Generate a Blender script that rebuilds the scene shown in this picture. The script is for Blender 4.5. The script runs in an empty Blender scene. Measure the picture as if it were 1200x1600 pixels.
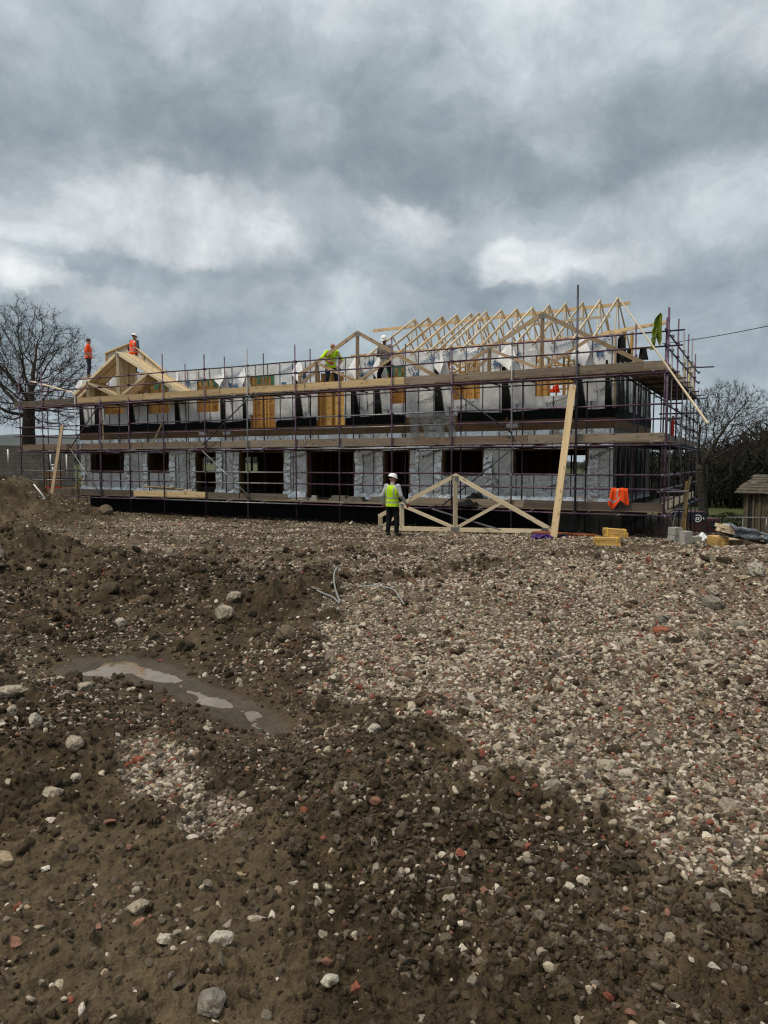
import bpy, bmesh, math, random
import numpy as np
from mathutils import Vector, Matrix
R = math.radians
random.seed(7)
scene = bpy.context.scene
col = scene.collection

# ------------------------------------------------------------------ camera
FPX, CAMZ, HORIZON = 1110.0, 2.16, 724.0          # focal length in px of a 1200x1600 frame
PITCH = math.atan((800 - HORIZON) / FPX)
cam_d = bpy.data.cameras.new('camera')
cam = bpy.data.objects.new('camera', cam_d)
col.objects.link(cam)
cam.location = (0, 0, CAMZ)
cam.rotation_euler = (math.pi / 2 - PITCH, 0, 0)
cam_d.sensor_fit = 'VERTICAL'
cam_d.sensor_height = 36.0
cam_d.lens = FPX / 1600 * 36
cam_d.clip_start = 0.05
cam_d.clip_end = 20000
scene.camera = cam
scene.render.resolution_x, scene.render.resolution_y = 768, 1024

# ------------------------------------------------------------------ light, sky, exposure
SUN_EL, SUN_AZ = R(60), R(-116)                     # azimuth measured from +Y towards +X
sun_d = bpy.data.lights.new('sun', 'SUN')
sun_d.energy = 1.5
sun_d.angle = R(11)
sun_d.color = (1.0, 0.90, 0.74)
sun = bpy.data.objects.new('sun', sun_d)
col.objects.link(sun)
sd = Vector((math.sin(SUN_AZ) * math.cos(SUN_EL), math.cos(SUN_AZ) * math.cos(SUN_EL), math.sin(SUN_EL)))
sun.rotation_euler = (-sd).to_track_quat('-Z', 'Y').to_euler()
scene.view_settings.view_transform = 'Standard'
scene.view_settings.look = 'None'
scene.view_settings.exposure = 0.60
scene.view_settings.gamma = 1.0
scene.cycles.max_bounces = 6
scene.cycles.use_denoising = True
scene.cycles.denoiser = 'OPENIMAGEDENOISE'
scene.cycles.denoising_input_passes = 'RGB_ALBEDO_NORMAL'
scene.cycles.denoising_prefilter = 'ACCURATE'
scene.cycles.use_adaptive_sampling = False
scene.cycles.filter_width = 1.2
scene.cycles.sample_clamp_indirect = 2.0


class NT:
    """small helper round a node tree"""
    def __init__(s, tree):
        s.t = tree; s.n = tree.nodes; s.l = tree.links
    def add(s, typ, **kw):
        nd = s.n.new(typ)
        for k, v in kw.items():
            if k == 'ins':
                for a, b in v.items():
                    if hasattr(b, 'is_linked') or isinstance(b, bpy.types.NodeSocket): s.l.new(b, nd.inputs[a])
                    else: nd.inputs[a].default_value = b
            else: setattr(nd, k, v)
        return nd
    def math(s, op, a, b=None, c=None, clamp=False):
        nd = s.n.new('ShaderNodeMath'); nd.operation = op; nd.use_clamp = clamp
        for i, v in enumerate((a, b, c)):
            if v is None: continue
            if isinstance(v, bpy.types.NodeSocket): s.l.new(v, nd.inputs[i])
            else: nd.inputs[i].default_value = v
        return nd.outputs[0]
    def mix(s, f, a, b, blend='MIX'):
        nd = s.n.new('ShaderNodeMix'); nd.data_type = 'RGBA'; nd.blend_type = blend; nd.clamp_factor = True
        for sock, v in ((nd.inputs['Factor'], f), (nd.inputs[6], a), (nd.inputs[7], b)):
            if isinstance(v, bpy.types.NodeSocket): s.l.new(v, sock)
            else: sock.default_value = v if not isinstance(v, tuple) else (*v[:3], 1)
        return nd.outputs[2]
    def ramp(s, f, stops):
        nd = s.n.new('ShaderNodeValToRGB')
        s.l.new(f, nd.inputs[0])
        el = nd.color_ramp.elements
        while len(el) < len(stops): el.new(0.5)
        for e, (p, c) in zip(el, stops):
            e.position = p; e.color = (*c, 1) if len(c) == 3 else c
        return nd.outputs[0]
    def noise(s, vec, scale, detail=4, rough=0.55, dist=0.0, w=None):
        nd = s.n.new('ShaderNodeTexNoise')
        if vec is not None: s.l.new(vec, nd.inputs['Vector'])
        nd.inputs['Scale'].default_value = scale; nd.inputs['Detail'].default_value = detail
        nd.inputs['Roughness'].default_value = rough; nd.inputs['Distortion'].default_value = dist
        return nd
    def vscale(s, vec, sc, off=(0, 0, 0)):
        nd = s.n.new('ShaderNodeMapping')
        s.l.new(vec, nd.inputs['Vector']); nd.inputs['Scale'].default_value = sc; nd.inputs['Location'].default_value = off
        return nd.outputs[0]
    def maprange(s, v, a, b, c=0.0, d=1.0, smooth=True):
        nd = s.n.new('ShaderNodeMapRange'); nd.interpolation_type = 'SMOOTHSTEP' if smooth else 'LINEAR'
        s.l.new(v, nd.inputs[0])
        for i, q in enumerate((a, b, c, d)): nd.inputs[1 + i].default_value = q
        return nd.outputs[0]


world = bpy.data.worlds.new('World')
scene.world = world
world.use_nodes = True
def build_sky():
    t = NT(world.node_tree); t.n.clear()
    out = t.add('ShaderNodeOutputWorld')
    sky = t.add('ShaderNodeTexSky', sky_type='NISHITA', sun_disc=False)
    sky.sun_elevation = SUN_EL; sky.sun_rotation = SUN_AZ
    tc = t.add('ShaderNodeTexCoord').outputs['Generated']
    # ragged cloud edges: warp the view direction before reading the cloud layer
    def warp(vec, sc, amp, detail):
        n = t.noise(t.vscale(vec, (1, 1, 1.15)), sc, detail, 0.56)
        sub = t.add('ShaderNodeVectorMath', operation='SUBTRACT'); t.l.new(n.outputs['Color'], sub.inputs[0]); sub.inputs[1].default_value = (0.5, 0.5, 0.5)
        sca = t.add('ShaderNodeVectorMath', operation='SCALE'); t.l.new(sub.outputs[0], sca.inputs[0]); sca.inputs['Scale'].default_value = amp
        ad = t.add('ShaderNodeVectorMath', operation='ADD'); t.l.new(vec, ad.inputs[0]); t.l.new(sca.outputs[0], ad.inputs[1])
        return ad.outputs[0]
    d = warp(tc, 3.4, 0.20, 8)
    d = warp(d, 12.0, 0.075, 7)
    sep = t.add('ShaderNodeSeparateXYZ'); t.l.new(d, sep.inputs[0])
    az = t.math('MULTIPLY', t.math('ARCTAN2', sep.outputs[0], sep.outputs[1]), 57.2958)
    hyp = t.math('SQRT', t.math('ADD', t.math('MULTIPLY', sep.outputs[0], sep.outputs[0]), t.math('MULTIPLY', sep.outputs[1], sep.outputs[1])))
    el = t.math('MULTIPLY', t.math('ARCTAN2', sep.outputs[2], hyp), 57.2958)
    base = t.ramp(t.math('DIVIDE', el, 90.0), [(0.0, (0.29, 0.345, 0.385)), (0.10, (0.225, 0.275, 0.31)), (0.24, (0.235, 0.28, 0.312)),
                                                 (0.40, (0.42, 0.475, 0.51)), (0.55, (0.70, 0.73, 0.75)), (1.0, (1.05, 1.06, 1.07))])
    c = base
    # (azimuth, elevation, half width, half height, colour, strength): cloud patches of this overcast sky
    W_, G_, D_ = (0.60, 0.63, 0.645), (0.40, 0.445, 0.475), (0.185, 0.228, 0.255)
    patches = [(-15, 31, 18, 3.0, G_, .45), (-4, 35.5, 6, 4, (0.48, .52, .55), .65), (14, 35, 9, 3, (0.47, .515, .545), .45), (-6.5, 28.5, 5, 3.5, D_, .6), (27, 34, 8, 5, (0.42, .47, .50), .5), (-24, 30, 8, 3, D_, .5),
               (-29, 28, 6, 5, G_, .6), (-22, 25, 11, 4.5, D_, .7), (-12, 24, 8, 4.0, D_, .75), (2.5, 26.5, 5.5, 5.5, D_, .85), (7, 23, 9, 2.6, D_, .6), (11, 30.5, 4.5, 3.0, (0.43, .475, .505), .4),
               (25, 25, 8, 4.8, D_, .85), (17, 23.5, 8, 2.6, D_, .75), (30, 29, 6, 2.5, (0.45, .49, .52), .7), (13.5, 25.6, 3.2, 1.4, G_, .35), (-5, 24.5, 3.4, 1.8, G_, .25), (-3, 20.2, 5, 2.2, G_, .55),
               (-27, 20, 7, 3.2, G_, .75), (-17, 18.4, 10.0, 2.2, W_, .58), (-10.5, 17.4, 4, 1.4, W_, .35), (-29, 15.0, 5.0, 1.6, W_, .8), (-26, 14.2, 4.0, 1.0, W_, .55),
               (6, 18.5, 6.5, 2.4, G_, .6), (4, 20, 3, 1.6, W_, .4), (12.3, 16.3, 3.4, 1.9, W_, .85), (18.5, 18.0, 5.5, 3.2, G_, .75), (19, 16.5, 4, 1.5, W_, .5), (27, 20, 8, 3.0, G_, .7),
               (25, 12, 9, 4, (0.25, .30, .335), .6), (-20, 12.6, 5, 1.4, (0.44, .47, .49), .6), (-4, 13.5, 9, 1.8, (0.40, .44, .465), .6), (0, 9, 14, 3, (0.32, .385, .425), .5),
               (-8, 15.5, 6, 1.6, (0.29, .335, .365), .5), (-22, 22, 13, 1.6, (0.27, .31, .34), .6)]
    for (a, e, ra, re, cc, st) in patches:
        dx = t.math('DIVIDE', t.math('SUBTRACT', az, a - 0.8), ra)
        dy = t.math('DIVIDE', t.math('SUBTRACT', el, e - 1.4), re)
        r2 = t.math('ADD', t.math('MULTIPLY', dx, dx), t.math('MULTIPLY', dy, dy))
        f = t.math('MULTIPLY', t.math('POWER', 2.718, t.math('MULTIPLY', t.math('POWER', r2, 2.3 if cc == W_ else 1.6), -0.8)), st)
        c = t.mix(f, c, cc)
    # finer billows
    bl = t.noise(t.vscale(tc, (1, 1, 1.25)), 7.5, 9, 0.62, 0.35)
    c = t.mix(1.0, c, t.ramp(bl.outputs['Fac'], [(0.33, (0.78, 0.80, 0.815)), (0.5, (0.99, 0.99, 0.99)), (0.66, (1.24, 1.225, 1.21))]), 'MULTIPLY')
    b5 = t.noise(t.vscale(d, (1, 1, 1.3)), 19.0, 8, 0.65, 0.5)
    c = t.mix(1.0, c, t.ramp(b5.outputs['Fac'], [(0.34, (0.88, 0.88, 0.88)), (0.5, (.955, .935, .92)), (0.66, (1.02, .995, .98))]), 'MULTIPLY')
    b1 = t.add('ShaderNodeBackground'); t.l.new(sky.outputs[0], b1.inputs['Color']); b1.inputs['Strength'].default_value = 0.08
    b2 = t.add('ShaderNodeBackground'); t.l.new(c, b2.inputs['Color']); b2.inputs['Strength'].default_value = 1.0
    mx = t.add('ShaderNodeMixShader'); mx.inputs[0].default_value = 0.95
    t.l.new(b1.outputs[0], mx.inputs[1]); t.l.new(b2.outputs[0], mx.inputs[2]); t.l.new(mx.outputs[0], out.inputs[0])
build_sky()

# ------------------------------------------------------------------ site frame: u along the front of the building (to the left), v into it
ANG = R(61.8)
EU = Vector((-math.sin(ANG), math.cos(ANG), 0)); EV = Vector((math.cos(ANG), math.sin(ANG), 0))
ORG = Vector((7.866, 19.926, 0))
def W(u, v, z): return ORG + EU * u + EV * v + Vector((0, 0, z))
_cp, _sp = math.cos(PITCH), math.sin(PITCH)
def ray(x, y):
    b = -(y - 800) / FPX
    return Vector(((x - 600) / FPX, b * _sp + _cp, b * _cp - _sp))
def onv(x, y, v):            # point of the vertical plane at depth v seen at that spot of the photo -> (u, v, z)
    r = ray(x, y); t = (v + ORG.dot(EV)) / r.dot(EV); p = r * t
    return ((p - ORG).dot(EU), v, CAMZ + p.z)
def onu(x, y, u):
    r = ray(x, y); t = (u + ORG.dot(EU)) / r.dot(EU); p = r * t
    return (u, (p - ORG).dot(EV), CAMZ + p.z)
def at(x, y, Y):             # world point at distance Y seen at that spot
    r = ray(x, y); p = r * (Y / r.y); return Vector((p.x, p.y, CAMZ + p.z))

# ------------------------------------------------------------------ numpy noise + terrain
def _hash(ix, iy, seed):
    h = (ix.astype(np.int64) * 374761393 + iy.astype(np.int64) * 668265263 + seed * 1274126177) & 0xFFFFFFFF
    h = ((h ^ (h >> 13)) * 1274126177) & 0xFFFFFFFF
    return ((h ^ (h >> 16)) & 0xFFFF) / 65535.0
def vnoise(x, y, seed=0):
    ix = np.floor(x); iy = np.floor(y); fx = x - ix; fy = y - iy
    fx = fx * fx * fx * (fx * (fx * 6 - 15) + 10); fy = fy * fy * fy * (fy * (fy * 6 - 15) + 10)
    a = _hash(ix, iy, seed); b = _hash(ix + 1, iy, seed); c = _hash(ix, iy + 1, seed); d = _hash(ix + 1, iy + 1, seed)
    return (a + (b - a) * fx) * (1 - fy) + (c + (d - c) * fx) * fy
def fbm(x, y, f, oct=4, seed=0, gain=0.5):
    s = np.zeros_like(x, dtype=float); a = 1.0; tot = 0
    for i in range(oct):
        q = 0.7 * i
        s += a * vnoise(x * f * math.cos(q) - y * f * math.sin(q) + 13.7 * i, x * f * math.sin(q) + y * f * math.cos(q) - 7.1 * i, seed + i); tot += a
        a *= gain; f *= 2.03
    return s / tot
def worley(x, y, f, seed=0):
    X = x * f; Y = y * f; ix = np.floor(X); iy = np.floor(Y); best = np.full(x.shape, 9.0); rnd = np.zeros(x.shape)
    for dx in (-1, 0, 1):
        for dy in (-1, 0, 1):
            cx, cy = ix + dx, iy + dy
            d = np.hypot(cx + _hash(cx, cy, seed) - X, cy + _hash(cx, cy, seed + 71) - Y)
            w = d < best; best = np.where(w, d, best); rnd = np.where(w, _hash(cx, cy, seed + 33), rnd)
    return best, rnd
def lumps(x, y, f, seed):
    wx = x + .35 / f * (fbm(x, y, f * 2.2, 2, seed + 5) - .5) * 2; wy = y + .35 / f * (fbm(x, y, f * 2.2, 2, seed + 9) - .5) * 2
    d, r = worley(wx, wy, f, seed)
    return np.clip(1 - (d / .72) ** 2, 0, 1) * (r ** 1.6)
def sstep(x): x = np.clip(x, 0, 1); return x * x * (3 - 2 * x)
PROF = ([-50, 1.2, 2.2, 3.2, 5, 7, 10, 14, 18, 5000], [0.62, 0.60, 0.56, 0.49, 0.36, 0.22, 0.10, 0.02, 0.0, 0.0])
def gp(px, py):              # rough ground spot under a photo pixel
    r = ray(px, py); t = 0.5
    while t < 60:
        z = CAMZ + r.z * t
        if z <= np.interp(r.y * t, *PROF): break
        t += 0.02
    return (r.x * t, r.y * t)
def poly_sd(x, y, pts):      # signed distance (inside > 0) to polygon
    x = np.asarray(x, float); y = np.asarray(y, float)
    d = np.full(x.shape, 1e9); ins = np.zeros(x.shape, bool); n = len(pts)
    for i in range(n):
        (x0, y0), (x1, y1) = pts[i], pts[(i + 1) % n]
        ex, ey = x1 - x0, y1 - y0
        tt = np.clip(((x - x0) * ex + (y - y0) * ey) / (ex * ex + ey * ey + 1e-12), 0, 1)
        d = np.minimum(d, np.hypot(x - x0 - tt * ex, y - y0 - tt * ey))
        cond = ((y0 > y) != (y1 > y)) & (x < (x1 - x0) * (y - y0) / (y1 - y0 + 1e-12) + x0)
        ins ^= cond
    return np.where(ins, d, -d)
GP = lambda L: [gp(a, b) for a, b in L]
POLY_GRAVEL = GP([(1500, 845), (1200, 845), (830, 880), (640, 905), (540, 960), (455, 1020), (500, 1075), (600, 1110), (690, 1180), (750, 1235), (880, 1262), (960, 1305), (1030, 1365), (1130, 1395), (1200, 1415), (1600, 1500)])
POLY_PATCH = GP([(185, 1185), (225, 1140), (290, 1165), (340, 1230), (385, 1285), (300, 1310), (205, 1262)])
POLY_FAR = GP([(60, 806), (1400, 846), (1200, 850), (830, 882), (600, 915), (440, 905), (300, 880), (160, 860), (60, 842)])
POLY_CRUMB = GP([(330, 1180), (480, 1120), (620, 1120), (760, 1240), (950, 1305), (1110, 1395), (1300, 1440), (1300, 1640), (820, 1640), (560, 1450), (420, 1260)])
POLY_CLAY = GP([(-200, 1340), (160, 1290), (420, 1330), (470, 1420), (420, 1560), (420, 1700), (-300, 1700)])
def gpz(px, py, z):
    r = ray(px, py); t = (z - CAMZ) / r.z; return (r.x * t, r.y * t)
WATER_Z = 0.10
POLY_RUT = GP([(60, 1010), (150, 1015), (240, 1040), (330, 1085), (440, 1125), (520, 1165), (420, 1185), (300, 1150), (200, 1080), (110, 1065), (40, 1040)])
POLY_WATER = [gpz(a, b, WATER_Z) for a, b in [(112, 1056), (150, 1036), (205, 1031), (248, 1042), (300, 1068), (350, 1090), (405, 1112), (450, 1136), (432, 1148), (385, 1138), (335, 1116), (285, 1092), (235, 1070), (195, 1058), (150, 1062)]]
BUMPS = [(6.3, 10.7, 0.84, 3.4, 1.5), (0.9, 9.2, 0.36, 2.3, 0.9), (3.2, 7.9, 0.16, 1.6, 0.6), (1.6, 5.4, 0.20, 1.9, 1.3), (3.2, 6.5, 0.15, 1.5, 1.2), (-7.6, 14.2, 0.85, 1.3, 1.1), (-5.2, 13.2, 0.38, 1.6, 0.9),
         (-3.6, 11.8, 0.30, 1.5, 0.7), (-1.5, 9.2, 0.24, 1.4, 0.55), (-0.4, 7.4, 0.14, 0.8, 0.6), (-2.75, 5.0, 0.16, 0.55, 0.35), (-15.4, 26, 1.9, 3.5, 2.6), (-13.4, 24.6, 0.4, 1.1, 0.8), (-0.35, 2.05, 0.06, 0.5, 0.18), (-1.6, 3.9, 0.05, 0.4, 0.3)]
def terrain(x, y, fine=True):
    x = np.asarray(x, float); y = np.asarray(y, float)
    u = (x - ORG.x) * EU.x + (y - ORG.y) * EU.y; v = (x - ORG.x) * EV.x + (y - ORG.y) * EV.y
    z = np.interp(y, *PROF)
    near = np.clip(1 - (np.hypot(x, y) - 15) / 18, 0, 1) * (v < -0.2) + 0.0
    wx = x + 0.5 * (fbm(x, y, 0.6, 3, 5) - 0.5); wy = y + 0.5 * (fbm(x, y, 0.6, 3, 9) - 0.5)
    for (bx, by, a, rx, ry) in BUMPS:
        z = z + a * np.exp(-((wx - bx) / rx) ** 2 - ((wy - by) / ry) ** 2)
    # land beyond the site: rises to the left, drops to the right and behind
    q = np.maximum(np.maximum(np.maximum(v - 9.5, -u - 0.8), (v - 1.0) * sstep((1.6 - u) / 1.2)), 0) * (v > -4)
    tgt = 1.0 - 5.2 * sstep((x + 14) / 30)
    z = z + tgt * np.where(tgt < 0, sstep(q / 27), sstep(q / 36))
    z = z + 1.1 * sstep((u - 29) / 8) * sstep((v + 2) / 5) * (q < 1)
    far = np.hypot(x, y)
    az_ = np.degrees(np.arctan2(x, np.maximum(y, 1e-3)))
    z = z + 34 * sstep((far - 120) / 300) * sstep((az_ - 24.5) / 14) + 1.5 * (fbm(x, y, 0.012, 3, 3) - 0.5) * sstep((far - 60) / 60)
    sdg = poly_sd(x, y, POLY_GRAVEL); sdp = poly_sd(x, y, POLY_PATCH); sdf = poly_sd(x, y, POLY_FAR); sdr = poly_sd(x, y, POLY_RUT); sdc = poly_sd(x, y, POLY_CLAY); sdk = poly_sd(x, y, POLY_CRUMB)
    sdw = poly_sd(x + .20 * (fbm(x, y, 2.4, 4, 401) - .5), y + .20 * (fbm(x, y, 2.4, 4, 407) - .5), POLY_WATER) - 0.035
    jit = (fbm(x, y, 3.0, 4, 21) - 0.5)
    gravel = np.maximum(np.maximum(sstep((sdg + jit * 1.0) / 0.35 + 0.3), sstep((sdp + jit * 0.3) / 0.15 + 0.4)), 0.75 * sstep((sdf + jit * 3) / 1.2 + 0.5) * (.45 + .55 * sstep((fbm(x * .35 + .2 * y, y * 1.1, .9, 3, 501) - .36) / .12)))
    gravel = gravel * (1 - sstep((np.exp(-((x + 14.5) / 4.0) ** 2 - ((y - 25.5) / 3.0) ** 2) + jit * .3 - .12) / .2))
    clay = sstep((sdc + jit * 0.5) / 0.3 + 0.5) * (1 - gravel)
    crumb = sstep((sdk + jit * 0.8) / 0.35 + 0.3) * (1 - gravel)
    rut = sstep((sdr + jit * 0.25) / 0.45 + 0.45)
    z = z - 0.10 * rut * (1 - gravel)
    rough = near * (1 - 0.75 * gravel) * (1 - 0.55 * rut) * (1 - 0.40 * clay)
    ru = .82 * x + .57 * y; rv = -.57 * x + .82 * y
    z = z + rough * 0.26 * (fbm(x, y, 1.1, 4, 31) - 0.5) * np.clip(y / 7, 0.35, 1.3) + rough * 0.10 * (0.5 - np.abs(2 * fbm(ru * .35, rv * 1.2, 1.6, 3, 35) - 1)) * np.clip(y / 5, .4, 1.3) + near * 0.05 * (fbm(x, y, 0.8, 3, 33) - 0.5)
    if fine:
        lump = fbm(x, y, 7.0, 4, 41); lump2 = 1 - np.abs(2 * fbm(x, y, 11.0, 3, 47) - 1)
        z = z + rough * (0.15 * (lump - 0.5) + 0.05 * (lump2 - 0.6) + 0.13 * lumps(x, y, 2.6, 91) * np.clip(y / 8, .25, 1.2) + 0.07 * lumps(x, y, 4.6, 93) * np.clip(y / 6, .4, 1.2))
        soil = near * (1 - 0.75 * gravel) * (1 - 0.6 * rut)
        z = z + soil * (1 - 0.30 * clay) * (0.050 * lumps(x, y, 7.0, 81) * (0.5 + 0.5 * crumb) + 0.030 * lumps(x, y, 17.0, 83) + 0.011 * lumps(x, y, 38.0, 87))
        z = z + near * (1 - .5 * gravel) * (0.019 * (fbm(x, y, 24.0, 4, 51) - 0.5) + 0.005 * (fbm(x, y, 75.0, 3, 53) - 0.5))
        heap = np.exp(-((x + 14.5) / 4.2) ** 2 - ((y - 25.5) / 3.4) ** 2)
        z = z + heap * (0.55 * (fbm(x, y, .9, 4, 511) - .45) + .35 * lumps(x, y, 1.6, 513) + .12 * lumps(x, y, 4.0, 517))
    # water lies in the rut
    d_ = np.clip(-sdw, 0, 9)
    hi = WATER_Z + 0.012 + 0.20 * d_ + 0.05 * (fbm(x, y, 4.0, 5, 61) - 0.5) * np.clip(d_ / .1, .3, 1)
    z = np.where(z > hi, hi + (z - hi) * sstep(d_ / 2.2), np.where(d_ < .5, np.maximum(z, hi - .25 * np.clip(d_ - .2, 0, 1)), z))
    z = np.where(sdw > 0, WATER_Z + 0.008 - 0.16 * np.clip(sdw, 0, .3) + 0.045 * (fbm(x, y, 4.0, 5, 61) - 0.5), z)
    k = sstep((sdw + 0.30) / 0.28)
    return z, gravel, clay, crumb, np.clip(.6 * rut + k, 0, 1)
def tz(x, y, fine=True):
    return float(terrain(np.array([x]), np.array([y]), fine)[0][0])

# ------------------------------------------------------------------ materials
SPEC = 0.22
def mat(name):
    m = bpy.data.materials.new(name); m.use_nodes = True
    t = NT(m.node_tree); t.n.clear()
    out = t.add('ShaderNodeOutputMaterial'); b = t.add('ShaderNodeBsdfPrincipled')
    t.l.new(b.outputs[0], out.inputs[0])
    b.inputs['Specular IOR Level'].default_value = SPEC
    return m, t, b
def setc(t, b, v, key='Base Color'):
    if isinstance(v, bpy.types.NodeSocket): t.l.new(v, b.inputs[key])
    else: b.inputs[key].default_value = (*v, 1) if isinstance(v, tuple) else v
def bump(t, b, h, strength=0.3, dist=0.01):
    nd = t.add('ShaderNodeBump'); nd.inputs['Strength'].default_value = strength; nd.inputs['Distance'].default_value = dist
    t.l.new(h, nd.inputs['Height']); t.l.new(nd.outputs[0], b.inputs['Normal'])
M = {}
def simple(name, c, rough=0.6, metal=0.0, var=0.25, sc=6.0, bmp=0.0, var_col=None):
    m, t, b = mat(name)
    o = t.add('ShaderNodeTexCoord').outputs['Object']
    n = t.noise(o, sc, 5, 0.6)
    dark = tuple(x * (1 - var) for x in c); lite = tuple(min(1, x * (1 + var)) for x in c)
    k = t.ramp(n.outputs['Fac'], [(0.3, dark), (0.7, lite if var_col is None else var_col)])
    rnd = t.add('ShaderNodeObjectInfo').outputs['Random']
    k = t.mix(1.0, k, t.ramp(rnd, [(0, (0.86, 0.86, 0.86)), (1, (1.1, 1.1, 1.1))]), 'MULTIPLY')
    setc(t, b, k); b.inputs['Roughness'].default_value = rough; b.inputs['Metallic'].default_value = metal
    if bmp: bump(t, b, t.noise(o, sc * 6, 4).outputs['Fac'], bmp, 0.01)
    M[name] = m
def wood(name, c0, c1, knots=True, rough=0.65, dirt=0.0):
    m, t, b = mat(name)
    uv = t.add('ShaderNodeTexCoord').outputs['UV']
    sep = t.add('ShaderNodeSeparateXYZ'); t.l.new(uv, sep.inputs[0])
    cell = t.math('FLOOR', t.math('DIVIDE', sep.outputs[1], 10.0))
    wn = t.add('ShaderNodeTexWhiteNoise', noise_dimensions='1D'); t.l.new(cell, wn.inputs['W'])
    g = t.noise(t.vscale(uv, (1.2, 38, 1)), 1.0, 5, 0.6, 0.6)
    g2 = t.noise(t.vscale(uv, (0.35, 5, 1)), 1.0, 3, 0.5)
    k = t.ramp(g.outputs['Fac'], [(0.3, c0), (0.68, c1)])
    k = t.mix(1.0, k, t.ramp(g2.outputs['Fac'], [(0.25, (0.78, 0.76, 0.72)), (0.75, (1.12, 1.1, 1.08))]), 'MULTIPLY')
    k = t.mix(1.0, k, t.ramp(wn.outputs['Value'], [(0, (0.74, 0.72, 0.70)), (1, (1.18, 1.16, 1.12))]), 'MULTIPLY')
    if knots:
        vo = t.add('ShaderNodeTexVoronoi'); t.l.new(t.vscale(uv, (2.6, 7.5, 1)), vo.inputs['Vector']); vo.inputs['Scale'].default_value = 1.0
        kf = t.maprange(vo.outputs['Distance'], 0.10, 0.26, 1.0, 0.0)
        k = t.mix(t.math('MULTIPLY', kf, 0.75), k, tuple(x * 0.33 for x in c0))
    if dirt:
        dn = t.noise(t.vscale(uv, (1.6, 4, 1)), 1.3, 5, 0.65)
        k = t.mix(t.maprange(dn.outputs['Fac'], 0.45, 0.75, 0, dirt), k, (0.05, 0.045, 0.04))
    setc(t, b, k); b.inputs['Roughness'].default_value = rough
    bump(t, b, g.outputs['Fac'], 0.25, 0.004)
    M[name] = m
wood('pine', (0.56, 0.415, 0.235), (0.70, 0.56, 0.36))
wood('pine_pale', (0.62, 0.52, 0.36), (0.76, 0.67, 0.50))
wood('pine_tan', (0.36, 0.265, 0.17), (0.46, 0.355, 0.24))
wood('board_new', (0.46, 0.335, 0.18), (0.58, 0.45, 0.27))
wood('board_old', (0.185, 0.15, 0.115), (0.30, 0.25, 0.20), True, 0.8, 0.35)
wood('board_brown', (0.15, 0.105, 0.08), (0.24, 0.175, 0.135), True, 0.8, 0.3)
wood('board_dark', (0.09, 0.075, 0.062), (0.15, 0.125, 0.105), True, 0.85, 0.3)
wood('stud_yellow', (0.50, 0.31, 0.10), (0.66, 0.44, 0.17))  # yellow timber; for the upstairs studs, sunlit warmth put into the colour
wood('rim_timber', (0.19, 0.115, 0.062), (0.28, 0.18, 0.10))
wood('stud_dark', (0.16, 0.10, 0.055), (0.22, 0.14, 0.08))  # darker timber; the unlit ground floor's shade is put into the colour
simple('tube_purple', (0.095, 0.042, 0.088), 0.45, 0.3, 0.45, 5.0, 0, (0.165, 0.105, 0.15))
simple('tube_grey', (0.22, 0.22, 0.225), 0.42, 0.55, 0.35, 6.0)
simple('tube_dark', (0.06, 0.06, 0.075), 0.45, 0.4, 0.35, 6.0)
simple('black_membrane', (0.0045, 0.005, 0.0055), 0.75, 0, 0.5, 9.0, 0.5)  # membrane black, deepened for the unlit gap under the lowest deck
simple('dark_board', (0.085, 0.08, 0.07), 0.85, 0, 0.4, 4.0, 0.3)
simple('shutter_board', (0.16, 0.14, 0.115), 0.85, 0, 0.35, 3.0, 0.3)
simple('concrete', (0.33, 0.32, 0.29), 0.9, 0, 0.2, 14.0, 0.5)
simple('white_plastic', (0.75, 0.76, 0.76), 0.4, 0, 0.06, 4.0)
simple('grey_plastic', (0.27, 0.28, 0.27), 0.4, 0, 0.2, 4.0)
simple('blue_ink', (0.045, 0.13, 0.25), 0.6, 0, 0.2, 20.0)
simple('dark_ink', (0.06, 0.07, 0.08), 0.6, 0, 0.2, 20.0)
simple('white_paint', (0.8, 0.8, 0.78), 0.5, 0, 0.06)
simple('yellow_fabric', (0.50, 0.78, 0.012), 0.7, 0, 0.18, 9.0, 0.4)
simple('olive_fabric', (0.17, 0.23, 0.02), 0.75, 0, 0.3, 9.0, 0.4)
simple('orange_fabric', (0.90, 0.085, 0.012), 0.7, 0, 0.16, 9.0, 0.4)
simple('reflective', (0.42, 0.43, 0.42), 0.35, 0.3, 0.15, 14.0)
simple('trouser_black', (0.005, 0.0055, 0.008), 0.85, 0, 0.5, 10.0, 0.4)
simple('denim', (0.025, 0.032, 0.05), 0.85, 0, 0.4, 10.0, 0.4)
simple('hoodie_grey', (0.38, 0.39, 0.40), 0.9, 0, 0.2, 10.0, 0.5)
simple('shirt_dark', (0.07, 0.075, 0.085), 0.9, 0, 0.3, 10.0, 0.4)
simple('shirt_taupe', (0.27, 0.25, 0.235), 0.9, 0, 0.2, 10.0, 0.4)
simple('skin', (0.42, 0.22, 0.155), 0.55, 0, 0.12, 20.0)
simple('skin_dark', (0.17, 0.09, 0.06), 0.55, 0, 0.12, 20.0)
simple('hair', (0.025, 0.018, 0.013), 0.7, 0, 0.4, 60.0)
simple('boot', (0.05, 0.04, 0.03), 0.7, 0, 0.4, 20.0)
simple('boot_tan', (0.30, 0.19, 0.09), 0.75, 0, 0.3, 20.0)
simple('glove_red', (0.33, 0.02, 0.02), 0.7, 0, 0.3, 20.0)
simple('cap_navy', (0.02, 0.035, 0.075), 0.8, 0, 0.3, 20.0)
simple('bark', (0.038, 0.032, 0.025), 0.95, 0, 0.5, 5.0, 0.8)
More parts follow.
